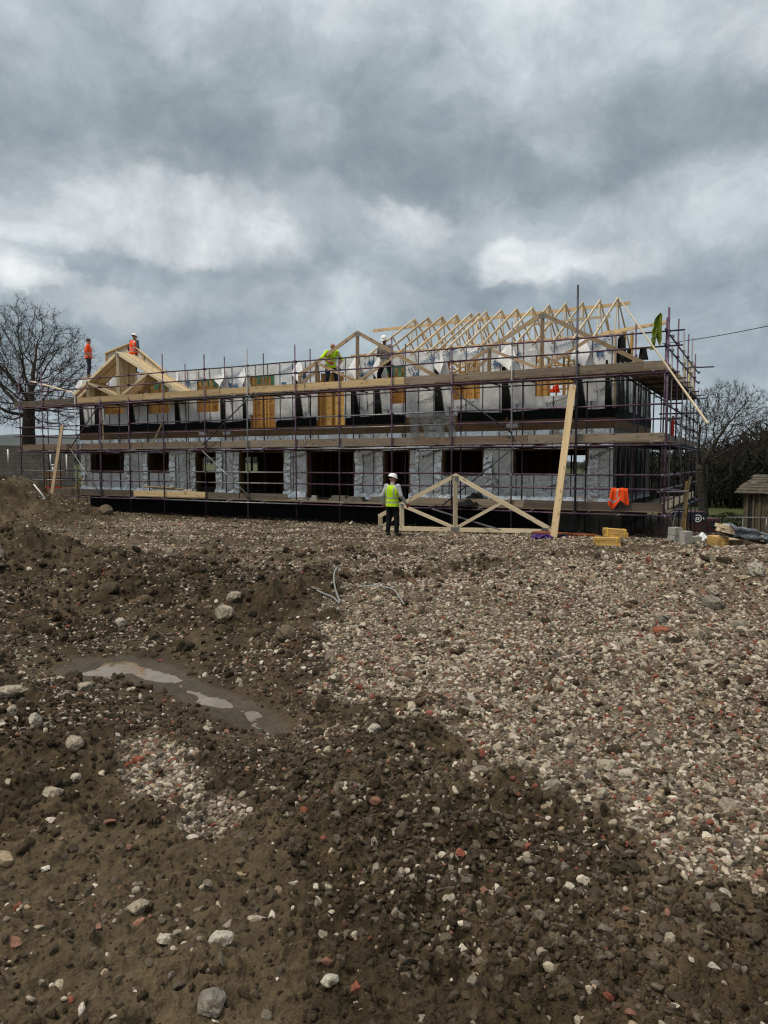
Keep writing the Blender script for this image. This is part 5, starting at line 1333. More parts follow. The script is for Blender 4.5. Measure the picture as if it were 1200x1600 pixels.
        A = [bm.verts.new(v) for v in pk]; B = [bm.verts.new(v) for v in bk]
        for k in range(4): bm.faces.new((A[k], A[k + 1], B[k + 1], B[k]))
        bmesh.ops.recalc_face_normals(bm, faces=bm.faces[:])
        me = bpy.data.meshes.new('helmet'); bm.to_mesh(me); bm.free(); me.materials.append(M[helmet])
        ho = bpy.data.objects.new('cap' if helmet == 'cap_navy' else 'helmet', me); col.objects.link(ho); ho.parent = root
    return root
def pose(**kw):
    J = dict(pelvis=(0, 0, .95), chest=(0, 0, 1.27), neck=(0, .01, 1.50), head=(0, .02, 1.63), shL=(-.19, 0, 1.42), shR=(.19, 0, 1.42), elL=(-.27, -.05, 1.13), elR=(.27, -.05, 1.13), wrL=(-.27, .06, .90), wrR=(.27, .06, .90),
             hipL=(-.09, 0, .91), hipR=(.09, 0, .91), knL=(-.11, .03, .49), knR=(.11, .03, .49), anL=(-.12, -.02, .09), anR=(.12, -.02, .09), toL=(-.14, .15, .045), toR=(.14, .15, .045))
    J.update(kw); return J
def lean(J, ang, side=0.0):
    """tip the upper body forward about the hips"""
    Rm = Matrix.Rotation(-ang, 3, 'X') @ Matrix.Rotation(side, 3, 'Y'); c = Vector(J['pelvis'])
    for k in ('chest', 'neck', 'head', 'shL', 'shR', 'elL', 'elR', 'wrL', 'wrR'): J[k] = tuple(c + Rm @ (Vector(J[k]) - c))
    return J
g = ground_at(613, 838)
person('person in a yellow vest and white helmet seen from behind, holding the double truss', (g.x, g.y, g.z), R(-32), pose(elR=(.30, -.02, 1.15), wrR=(.34, .20, .93), elL=(-.28, -.09, 1.14), wrL=(-.30, .02, .90), anL=(-.13, -.04, .09), anR=(.14, .0, .09), toL=(-.17, .12, .045), toR=(.18, .16, .045), knL=(-.12, .02, .49), knR=(.13, .03, .49)),
       None, 'white_paint', 'yellow_fabric', glove='glove_red', head_yaw=R(-42), head_pitch=R(-10))
p = W(11.55, .80, LIFT[2])
person('bald person in a yellow vest bending over the held truss on the top deck', p, R(205), lean(pose(elR=(.40, .12, 1.25), wrR=(.18, .34, 1.18), elL=(-.36, .12, 1.16), wrL=(-.20, .30, 1.02), hipL=(-.1, 0, .9), hipR=(.1, 0, .9), anL=(-.24, -.05, .09), anR=(.2, -.02, .09), knL=(-.2, .06, .49), knR=(.16, .08, .49), toL=(-.29, .12, .045), toR=(.24, .15, .045)), R(28), R(4)),
       None, None, 'yellow_fabric', True, 'yellow_fabric', 'denim', glove='glove_red', sleeves='short', head_yaw=R(-8), head_pitch=R(-22))
p = W(9.28, .80, LIFT[2])
person('person in a white helmet and taupe shirt looking down at the held truss', p, R(152), lean(pose(elR=(.31, -.02, 1.12), wrR=(.04, .27, 1.20), elL=(-.30, -.02, 1.14), wrL=(-.28, .25, 1.02), anL=(-.27, .0, .09), anR=(.29, -.05, .09), knL=(-.22, .06, .49), knR=(.24, .05, .49), toL=(-.32, .17, .045), toR=(.35, .10, .045), pelvis=(0, 0, .93), hipL=(-.1, 0, .89), hipR=(.1, 0, .89)), R(10)),
       None, 'white_paint', 'shirt_taupe', False, 'shirt_taupe', 'trouser_black', 'skin_dark', sleeves='short', head_yaw=R(10), head_pitch=R(-28))
p = W(25.45, 1.72, Z_TOP + .12)
person('person in an orange vest and navy cap standing on the left wall top', p, R(-72), pose(elR=(.27, -.10, 1.14), wrR=(.22, .10, .95), elL=(-.28, -.02, 1.15), wrL=(-.22, .16, .98), toL=(-.13, .16, .03)), None, 'cap_navy', 'orange_fabric', shirt='orange_fabric', trousers='denim', boots='boot_tan', sleeves='short', head_yaw=R(-15))
p = W(22.78, 1.95, Z_TOP + .16)
person('person in an orange vest and white helmet seen from behind above the truss stack', p, R(-25), lean(pose(elR=(.30, -.04, 1.14), wrR=(.30, .12, .95), elL=(-.32, .02, 1.16), wrL=(-.34, .16, .95)), R(6)), None, 'white_paint', 'orange_fabric', shirt='shirt_dark', trousers='trouser_black', head_yaw=R(-10), head_pitch=R(-10))
m = MB(); m.box((25.9, V0 + .02, Z_TOP + .03), (20.5, 2.3, Z_TOP + .115)); m.build('wall_plate', 'pine', building)

# ------------------------------------------------------------------ trees
def bare_tree(name, label, base, fork_h, trunk_r, centre, radii, seed, n_attr=1900, step=.34, cat='tree', twig=.42, droop=0.0, tw=1.0):
    """branches grow towards points spread through the crown's volume (space colonisation)"""
    rs = np.random.RandomState(seed); root = thing(name, label, cat, base); base = np.array(base, float)
    A = rs.normal(size=(n_attr, 3)); A /= np.linalg.norm(A, axis=1)[:, None]
    rr = rs.uniform(0, 1, n_attr) ** .42
    lob = .80 + .42 * fbm(A[:, 0] * 2 + 5 + A[:, 2], A[:, 1] * 2 + 9 - A[:, 2], 1.0, 3, seed)
    A = np.array(centre) + A * (rr * lob)[:, None] * np.array(radii); A = A[A[:, 2] > fork_h * .75]
    P = [np.array((0., 0., -.4))]; par = [-1]; k = 0; bend = rs.normal(0, .05, 2)
    while P[-1][2] < fork_h:
        P.append(P[-1] + np.array((bend[0] * step + rs.normal(0, .02), bend[1] * step + rs.normal(0, .02), step))); par.append(k); k += 1
    ntrunk = len(P); Pn = np.array(P)
    dist = np.full(len(A), 1e9); near = np.zeros(len(A), int)
    def upd(i0):
        nonlocal dist, near
        N = np.array(P[i0:]); 
        if not len(N): return
        d = np.linalg.norm(A[:, None, :] - N[None], axis=2); j = d.argmin(1); dm = d[np.arange(len(A)), j]; w = dm < dist
        dist = np.where(w, dm, dist); near = np.where(w, j + i0, near)
    upd(ntrunk - 3); tried = {}
    for it in range(170):
        if not len(A): break
        acc = {}
        for a_i in range(len(A)):
            n_ = near[a_i]; v = A[a_i] - P[n_]; v = v / (np.linalg.norm(v) + 1e-9)
            acc.setdefault(n_, []).append(v)
        i0_ = len(P)
        for n_, vs in acc.items():
            if tried.get(n_, 0) > 3: continue
            tried[n_] = tried.get(n_, 0) + 1
            v = np.sum(vs, 0); v = v / (np.linalg.norm(v) + 1e-9); g = P[n_] - P[par[n_]] if par[n_] >= 0 else v
            v = v + .45 * g / (np.linalg.norm(g) + 1e-9) + rs.normal(0, .22, 3) + np.array((0, 0, -droop)); v /= np.linalg.norm(v)
            P.append(P[n_] + v * step); par.append(n_)
        if len(P) == i0_: break
        upd(i0_); keep = dist > step * 1.05
        A, dist, near = A[keep], dist[keep], near[keep]
        if len(P) > 9000: break
    n = len(P); ch = [[] for _ in range(n)]
    for i in range(1, n): ch[par[i]].append(i)
    rad = np.zeros(n)
    for i in range(n - 1, -1, -1):
        rad[i] = .009 if not ch[i] else sum(rad[c] ** 2.25 for c in ch[i]) ** (1 / 2.25)
    rad *= np.where(rad > .03, trunk_r / max(rad[ntrunk - 1], 1e-3), 1) if rad[ntrunk - 1] > trunk_r else np.where(rad > .03, 1 + (trunk_r / rad[ntrunk - 1] - 1) * np.clip(rad / rad[ntrunk - 1], 0, 1), 1)
    rad[:ntrunk] = trunk_r * np.linspace(1.35, .95, ntrunk)
    tm = MB(local=False); cm = MB(local=False); bv = Vector(base)
    tm.tube([bv + Vector(P[i]) for i in range(ntrunk)], [float(rad[i]) for i in range(ntrunk)], 12, raw=True)
    starts = [(ntrunk - 1, c) for c in ch[ntrunk - 1]] + [(i, c) for i in range(ntrunk - 1) for c in ch[i] if c >= ntrunk]
    while starts:
        a, c = starts.pop(); chain = [a, c]
        while ch[c]:
            nx = max(ch[c], key=lambda q: rad[q])
            for q in ch[c]:
                if q != nx: starts.append((c, q))
            chain.append(nx); c = nx
        rr_ = [float(min(rad[i], rad[chain[1]] * 1.15)) for i in chain]; rr_[-1] = .006
        cm.tube([bv + Vector(P[i]) for i in chain], rr_, 6 if rr_[1] > .05 else 4, raw=True, cap=False)
    cen = np.array(centre)
    for i in range(ntrunk, n):
        if rad[i] < .035:
            for q in range(4):
                o = P[i] - cen; o = o / (np.linalg.norm(o) + 1e-6); g = P[i] - P[par[i]]
                v = o * .5 + g / step * .8 + rs.normal(0, .6, 3); v /= np.linalg.norm(v); L = twig * rs.uniform(.5, 1.3)
                m1 = P[i] + v * L * .55; v2 = v + rs.normal(0, .3, 3) + np.array((0, 0, .15)); m2 = m1 + v2 / np.linalg.norm(v2) * L * .5
                cm.tube([bv + Vector(P[i]), bv + Vector(m1), bv + Vector(m2)], [.0075 * tw, .006 * tw, .0035 * tw], 3, raw=True, cap=False)
    tm.build('trunk', 'bark', root); cm.build('crown', 'twig', root, recalc=False)
    return root
def zat(y, D): return CAMZ - (y - 724) / FPX * D
b = at(44, 724, 46); zb = tz(b.x, b.y, False)
bare_tree('bare_tree', 'large bare spreading tree behind the block wall at the left', (b.x, b.y, zb), zat(640, 46) - zb, .36, (-.5, 0, zat(585, 46) - zb), (5.0, 4.6, 4.2), 5, 3000, .28)
b = at(1104, 724, 66); zb = tz(b.x, b.y, False)
bare_tree('bare_tree', 'dark bare oak with a rounded crown behind the right end of the scaffold', (b.x, b.y, zb), zat(740, 66) - zb, .37, (1.6, 0, zat(664, 66) - zb), (4.5, 4.2, 3.8), 11, 2300, .32, tw=1.5)
b = at(1235, 724, 62); zb = tz(b.x, b.y, False); bare_tree('bare_tree', 'smaller bare tree reaching in at the right edge', (b.x, b.y, zb), 4.2, .2, (-.4, 0, zat(672, 62) - zb), (2.6, 2.4, 3.0), 23, 700, .32)
b = at(-95, 724, 56); zb = tz(b.x, b.y, False); bare_tree('bare_tree', 'bare tree beyond the left edge of the block wall', (b.x, b.y, zb), 4, .3, (0, 0, 7), (4, 4, 4), 31, 900, .4)

# wooded hillside: many small trees that read as one mass
def instancer(name, protos, pts, rot, scl, tint, idx, kind='stuff'):
    """one object that scatters prototype meshes on points (geometry nodes)"""
    me = bpy.data.meshes.new(name); n = len(pts)
    me.vertices.add(n); me.vertices.foreach_set('co', np.asarray(pts, float).ravel())
    for nm, ty, key, arr in (('rot', 'FLOAT_VECTOR', 'vector', rot), ('scl', 'FLOAT_VECTOR', 'vector', scl), ('tint', 'FLOAT_COLOR', 'color', tint), ('pick', 'INT', 'value', idx)):
        a = me.attributes.new(nm, ty, 'POINT'); a.data.foreach_set(key, np.ascontiguousarray(arr).ravel())
    o = bpy.data.objects.new(name, me); col.objects.link(o)
    cl = bpy.data.collections.new(name + '_kinds')
    for k, p in enumerate(protos):
        q = bpy.data.objects.new(f'{name}_{chr(97 + k)}', p); cl.objects.link(q)
    ng = bpy.data.node_groups.new(name, 'GeometryNodeTree')
    ng.interface.new_socket('Geometry', in_out='INPUT', socket_type='NodeSocketGeometry'); ng.interface.new_socket('Geometry', in_out='OUTPUT', socket_type='NodeSocketGeometry')
    N, Lk = ng.nodes, ng.links
    gi, go = N.new('NodeGroupInput'), N.new('NodeGroupOutput'); mp = N.new('GeometryNodeMeshToPoints'); ip = N.new('GeometryNodeInstanceOnPoints'); ci = N.new('GeometryNodeCollectionInfo')
    ci.inputs['Collection'].default_value = cl; ci.inputs['Separate Children'].default_value = True; ci.inputs['Reset Children'].default_value = True
    def attr(nm, ty):
        a = N.new('GeometryNodeInputNamedAttribute'); a.data_type = ty; a.inputs['Name'].default_value = nm; return a.outputs['Attribute']
    Lk.new(gi.outputs[0], mp.inputs['Mesh']); Lk.new(mp.outputs[0], ip.inputs['Points']); Lk.new(ci.outputs[0], ip.inputs['Instance'])
    ip.inputs['Pick Instance'].default_value = True
    Lk.new(attr('pick', 'INT'), ip.inputs['Instance Index'])
    e2r = N.new('FunctionNodeEulerToRotation'); Lk.new(attr('rot', 'FLOAT_VECTOR'), e2r.inputs[0]); Lk.new(e2r.outputs[0], ip.inputs['Rotation'])
    Lk.new(attr('scl', 'FLOAT_VECTOR'), ip.inputs['Scale']); Lk.new(ip.outputs[0], go.inputs[0])
    md = o.modifiers.new('scatter', 'NODES'); md.node_group = ng
    return tag(o, kind=kind)
def wood_proto(seed):
    rs = random.Random(seed); m = MB(local=False)
    m.tube([(0, 0, -.05), (0.02, 0, .45), (.0, .03, .8)], [.03, .02, .008], 5, raw=True)
    for k in range(170):
        a = rs.uniform(0, 6.28); h = rs.uniform(.18, 1.0); rr = .30 * math.sin(min(1, (h - .1) / .9) * 2.6 + .25) * math.sqrt(rs.random()) + .02
        p = Vector((math.cos(a) * rr, math.sin(a) * rr, h)); d = Vector((math.cos(a) * .5 + rs.gauss(0, .4), math.sin(a) * .5 + rs.gauss(0, .4), rs.uniform(.3, 1.0))).normalized() * rs.uniform(.08, .17)
        s = d.cross(Vector((rs.gauss(0, 1), rs.gauss(0, 1), .2))).normalized() * rs.uniform(.008, .022)
        i = len(m.v); m.v += [p - s, p + s, p + d + s * .3, p + d - s * .3]; m._face((i, i + 1, i + 2, i + 3))
    me = m.build('w', 'wood_mass', recalc=False); d_ = me.data; bpy.data.objects.remove(me); return d_
def woods():
    rs = np.random.RandomState(5); n = 4200
    r = rs.uniform(110, 330, n); a = np.radians(rs.uniform(17, 52, n)) 
    k = n // 6; a[:k] = np.radians(rs.uniform(-42, 18, k)); r[:k] = rs.uniform(380, 900, k)
    x, y = np.sin(a) * r, np.cos(a) * r; z = terrain(x, y, False)[0]
    h = rs.uniform(3.5, 8.0, n) * np.where(rs.random_sample(n) < .08, 1.3, 1); h[:k] = rs.uniform(5, 9, k)
    sc = np.stack([h * rs.uniform(.8, 1.3, n), h * rs.uniform(.8, 1.3, n), h], 1)
    rot = np.stack([np.zeros(n), np.zeros(n), rs.uniform(0, 6.28, n)], 1)
    sc *= np.where(np.degrees(a) > 25, 1 + .5 * np.clip((np.degrees(a) - 25) / 4, 0, 1), 1)[:, None]
    tint = np.ones((n, 4)); instancer('woods', [wood_proto(s) for s in range(5)], np.stack([x, y, z], 1), rot, sc, tint, rs.randint(0, 5, n).astype(np.int32))
woods()
# far ridge
def hills():
    xs = np.linspace(-2600, 2600, 160); V = []; F = []
    for j, (yy, f) in enumerate(((1300, 0), (1700, .75), (2100, 1), (2800, .8))):
        for x in xs: V.append((x, yy, -25 + f * (82 + 60 * float(fbm(np.array([x]), np.array([yy]), .0016, 4, 8)[0])) * (.62 - .38 * math.tanh((x - 150) / 350))))
    n = len(xs)
    for j in range(3):
        for i in range(n - 1): a = j * n + i; F.append((a, a + 1, a + n + 1, a + n))
    tag(mesh_obj('hills', V, F, 'hill_green', smooth=True), kind='structure')
hills()

# ------------------------------------------------------------------ block wall and things at the left
def block_wall():
    a = at(-160, 724, 37); b = at(116, 724, 43); zt = CAMZ + (724 - 697) / FPX * 42
    root = thing('block_wall', 'grey concrete block wall behind the scaffold at the far left', 'wall', (b.x, b.y, 0))
    d = (b - a); d.z = 0; L = d.length; d.normalize(); n = Vector((-d.y, d.x, 0))
    m = MB(local=False); z0 = -.3
    P = [Vector((a.x, a.y, 0)), Vector((b.x, b.y, 0))]
    i = 0; m.v += [P[0] + Vector((0, 0, z0)), P[1] + Vector((0, 0, z0)), P[1] + Vector((0, 0, zt)), P[0] + Vector((0, 0, zt))]; m.v += [v + n * .2 for v in m.v[:4]]
    m._face((0, 1, 2, 3), 0, [(0, 0), (L, 0), (L, zt - z0), (0, zt - z0)]); m._face((5, 4, 7, 6), 0, [(0, 0), (L, 0), (L, zt - z0), (0, zt - z0)])
    m._face((3, 2, 6, 7), 0); m._face((1, 5, 6, 2), 0, [(0, 0), (.2, 0), (.2, zt - z0), (0, zt - z0)]); m._face((4, 0, 3, 7), 0); m._face((0, 4, 5, 1), 0)
    m.build('blockwork', 'block_wall', root, recalc=False)
    for x, y0, y1 in ((13, 702, 725), (79, 710, 728), (104, 710, 745)):
        q = at(x, 724, 38.3 if x < 50 else 41.2); zz0, zz1 = CAMZ - (y1 - 724) / FPX * q.y, CAMZ - (y0 - 724) / FPX * q.y
        mm = MB(local=False); mm.tube([(q.x, q.y, zz0), (q.x, q.y, zz1)], .035, 6, raw=True); mm.build('pipe', 'white_plastic', root)
block_wall()
def pallet_crate():
    c = at(83, 745, 38.0); c.z = CAMZ - (757 - 724) / FPX * 38
    root = thing('timber_crate', 'reddish timber crate with a white lamp on a post by the block wall', 'crate', (c.x, c.y, c.z))
    m = MB(local=False)
    for k in range(4): m.bar((c.x - .42, c.y, c.z + .1 + k * .17), (c.x + .42, c.y, c.z + .1 + k * .17), .04, .14, raw=True)
    for s in (-.4, .4): m.bar((c.x + s, c.y - .03, c.z - .3), (c.x + s, c.y - .03, c.z + .75), .06, .06, up=(0, 1, 0), raw=True)
    m.build('slatted_side', 'rim_timber', root)
    m = MB(local=False); m.bar((c.x - .45, c.y - .05, c.z - .18), (c.x + .4, c.y - .05, c.z - .18), .05, .12, raw=True); m.build('base_rail', 'red_paint', root)
    m = MB(local=False); m.tube([(c.x - .05, c.y + .1, c.z + .5), (c.x - .05, c.y + .1, c.z + 1.0)], .05, 8, raw=True); m.tube([(c.x - .05, c.y + .1, c.z + 1.0), (c.x - .05, c.y + .1, c.z + 1.08)], [.09, .07], 8, raw=True); m.build('lamp_post', 'white_plastic', root)
pallet_crate()
def shed():
    b = at(185, 724, 66); z = tz(b.x, b.y, False); root = thing('garden_shed', 'pale gabled shed seen through the leftmost ground floor window', 'shed', (b.x, b.y, z))
    zt = CAMZ - (728 - 724) / FPX * 66; m = MB(local=False)
    w = 2.0; m.prism([(b.x - w, b.y, z), (b.x + w, b.y, z), (b.x + w, b.y, zt - .2), (b.x, b.y, zt + .35), (b.x - w, b.y, zt - .2)], (0, 3, 0)); m.build('wall', 'white_paint', root)
    m = MB(local=False)
    for s in (-1, 1): m.bar((b.x + s * (w + .2), b.y + 1.5, zt - .2), (b.x, b.y + 1.5, zt + .42), 3.4, .06, raw=True)
    m.build('roof', 'slate', root)
shed()

# ------------------------------------------------------------------ right background: barn, container, hedge, rail
def barn():
    D = 43; a = at(1164, 724, D); z0 = tz(a.x, a.y, False) - .5
    ze = CAMZ - (771 - 724) / FPX * D
    root = thing('stone_barn', 'low stone barn with a slate roof at the right edge', 'barn', (a.x, a.y, z0))
    bb = R(50); e = Vector((math.cos(bb), -math.sin(bb), 0)); n = Vector((math.sin(bb), math.cos(bb), 0)); o = Vector((a.x, a.y, 0))
    xf = lambda p: o + e * p[0] + n * p[1] + Vector((0, 0, p[2]))
    def mb():
        m = MB(local=False); m.P = xf; return m
    m = mb(); m.box((0, 0, z0), (9, 5, ze + .05)); m.build('wall', 'barn_stone', root)
    for x in (.25, .62, .98):
        m = mb(); m.box((x - .05, -.10, z0 + .2), (x + .05, -.005, ze - .02)); m.build('door_post', 'board_dark', root)
    m = mb(); m.box((.32, -.03, z0 + .2), (.56, -.004, ze - .1)); m.build('door', 'dark_inside', root)
    m = mb(); m.prism([(.05, 0.05, ze), (.05, 2.5, ze + 1.55), (.05, 4.95, ze)], (0, 0, 0)) if False else m.box((.05, .1, ze + .05), (8.9, 4.9, ze + .08)); m.build('eaves_board', 'dark_inside', root)
    m = mb(); rs = random.Random(3); NR = 7
    for r in range(NR):
        f0, f1 = r / NR, (r + 1.3) / NR; x = -.35 - rs.random() * .25
        yy = lambda f: -.42 + 3.0 * f
        zz = lambda f: ze - .02 + 1.05 * f
        while x < 9:
            w = rs.uniform(.42, .95); i = len(m.v); t = .035 + .03 * rs.random(); j0 = rs.uniform(-.05, .05)
            for f, dz in ((f0, .05), (f1, .0)):
                m.v += [xf((x, yy(f) + (j0 if f == f0 else 0), zz(f) + dz + rs.uniform(-.012, .012))), xf((x + w - .025, yy(f) + (j0 if f == f0 else 0), zz(f) + dz + rs.uniform(-.012, .012)))]
            m.v += [v + Vector((0, 0, t)) for v in m.v[i:i + 4]]
            for fc in ((0, 1, 3, 2), (4, 6, 7, 5), (0, 4, 5, 1), (2, 3, 7, 6), (0, 2, 6, 4), (1, 5, 7, 3)): m._face(tuple(i + q for q in fc))
            x += w
    m.build('roof', 'slate', root)
barn()
def container():
    D = 62; a, b = at(1077, 724, D), at(1107, 724, D); zt = CAMZ - (800 - 724) / FPX * D; z0 = tz(a.x, a.y, False)
    zm = CAMZ - (815 - 724) / FPX * D
    root = thing('site_container', 'dark maroon and navy site container with a white ring emblem', 'container', (a.x, a.y, z0))
    m = MB(local=False); m.box((a.x - 1.5, D, z0), (b.x, D + 2.4, zt)); m.build('body', 'maroon_paint', root)
    m = MB(local=False); m.box((a.x - 1.4, D - .05, zm), (b.x - .03, D - .012, zt - .05)); sg = m.build('sign_panel', 'navy_paint', root)
    x = a.x - 1.4; m = MB(local=False)
    while x < b.x - .1: m.box((x, D - .04, z0 + .1), (x + .09, D - .003, zm - .03)); x += .2
    m.build('ribs', 'maroon_paint', root)
    m = MB(local=False); q = at(1096, 724, D); m.box((q.x, D - .06, z0 + .1), (q.x + .5, D - .045, zm - .35)); m.build('door', 'dark_inside', root)
    c = at(1090.4, 809.9, D - .06); m = MB(local=False); yq = D - .055
    def arc(r0, r1, n=40, cx=0, cz=0, squash=1.0):
        i = len(m.v)
        for k in range(n):
            t = 2 * math.pi * k / n
            for r in (r0, r1): m.v.append(Vector((c.x + cx + math.cos(t) * r, yq, c.z + cz + math.sin(t) * r * squash)))
        for k in range(n): j = (k + 1) % n; m._face((i + 2 * k, i + 2 * k + 1, i + 2 * j + 1, i + 2 * j))
    arc(.265, .335); arc(.09, .17, 24, -.02, -.02, .8)
    m.prism([(c.x + .27, yq, c.z - .05), (c.x + .40, yq, c.z - .02), (c.x + .27, yq, c.z + .05)], (0, -.004, 0))
    m.prism([(c.x - .22, yq, c.z - .10), (c.x - .07, yq, c.z - .10), (c.x - .1, yq, c.z - .02), (c.x - .17, yq, c.z - .0)], (0, -.004, 0))
    m.bar((c.x + .50, yq, c.z + .1), (c.x + .50, yq, c.z - .08), .06, .01, up=(0, 1, 0), raw=True); m.bar((c.x + .50, yq - .002, c.z - .06), (c.x + .60, yq - .002, c.z - .06), .01, .04, raw=True)
    m.build('emblem', 'white_paint', sg, recalc=False)
    a2, b2 = at(1107, 724, D + 1), at(1128, 724, D + 1); root2 = thing('site_container', 'low dark maroon cabin next to the ring emblem container', 'container', (a2.x, a2.y, z0))
    zt2 = CAMZ - (812 - 724) / FPX * D
    m = MB(local=False); m.box((a2.x + .1, D + 1, z0), (b2.x, D + 3, zt2)); m.build('body', 'maroon_paint', root2)
    m = MB(local=False); q = at(1113, 724, D + 1); m.box((q.x, D + .95, zt2 - .75), (q.x + .5, D + .99, zt2 - .2)); m.build('window', 'navy_paint', root2)
container()
def hedge():
    D = 66; rs = random.Random(8); a, b = at(1104, 724, D), at(1170, 724, D); z0 = tz(a.x, a.y, False); zt = CAMZ - (803 - 724) / FPX * D
    root = thing('hedge', 'low clipped hedge running behind the containers towards the barn', 'hedge', (a.x, a.y, z0))
    m = MB(local=False)
    for k in range(2600):
        x = rs.uniform(a.x, b.x + 2); y = D + rs.uniform(-.5, .7); z = z0 + (zt - z0 + .15 * math.sin(x * 2)) * rs.random() ** .5
        s = rs.uniform(.06, .14); p = Vector((x, y, z)); d = Vector((rs.gauss(0, 1), rs.gauss(0, 1), rs.gauss(0, 1))).normalized() * s; e = d.cross(Vector((rs.gauss(0, 1), rs.gauss(0, 1), 1))).normalized() * s * .6
        i = len(m.v); m.v += [p - d, p + e, p + d, p - e]; m._face((i, i + 1, i + 2, i + 3))
    m.build('foliage', 'hedge_leaf', root, recalc=False)
hedge()
def barrier():
    D = 25.5; z = CAMZ - (808.5 - 724) / FPX * D; a = at(1134, 724, D); b = at(1240, 724, D - .4)
    root = thing('metal_barrier', 'grey tubular barrier with a rounded corner in front of the barn', 'barrier', (a.x, a.y, z - .9))
    m = MB(local=False); m.tube([(a.x, D, z - .9), (a.x, D, z - .12), (a.x + .03, D, z - .04), (a.x + .1, D, z), (b.x, b.y, z + .02)], .022, 8, raw=True); m.build('frame', 'tube_grey', root)
    for px in (1163, 1200):
        q = at(px, 724, D - .1); m = MB(local=False); m.tube([(q.x, D - .1, z - .95), (q.x + .02, D - .1, z - .02)], .02, 8, raw=True); m.build('post', 'tube_grey', root)
barrier()

# ------------------------------------------------------------------ rubble, clods and pebbles (uncountable)
def stone_proto(seed, sub, flat, jag=.25, fr=1.5):
    rs = np.random.RandomState(seed); bm = bmesh.new(); bmesh.ops.create_icosphere(bm, subdivisions=sub, radius=1.0)
    planes = [(Vector(rs.normal(size=3)).normalized(), rs.uniform(.38, .80)) for _ in range(8)]
    co = np.array([v.co[:] for v in bm.verts]); off = rs.uniform(0, 60, 3)
    dn = fbm(co[:, 0] + off[0] + co[:, 2] * .8, co[:, 1] + off[1] - co[:, 2] * .6, fr, 4, seed) - .5
    pr = rs.uniform(.75, 1.2, 3)
    for i, v in enumerate(bm.verts):
        p = v.co * (1 + jag * 2 * dn[i])
        for n, d in planes:
            e = p.dot(n) - d
            if e > 0: p -= n * e * flat
        v.co = Vector((p.x * pr[0], p.y * pr[1], p.z * pr[2]))
    me = bpy.data.meshes.new('stone'); bm.to_mesh(me); bm.free(); me.materials.append(M['rubble'])
    me.polygons.foreach_set('use_smooth', [flat < .7] * len(me.polygons)); return me
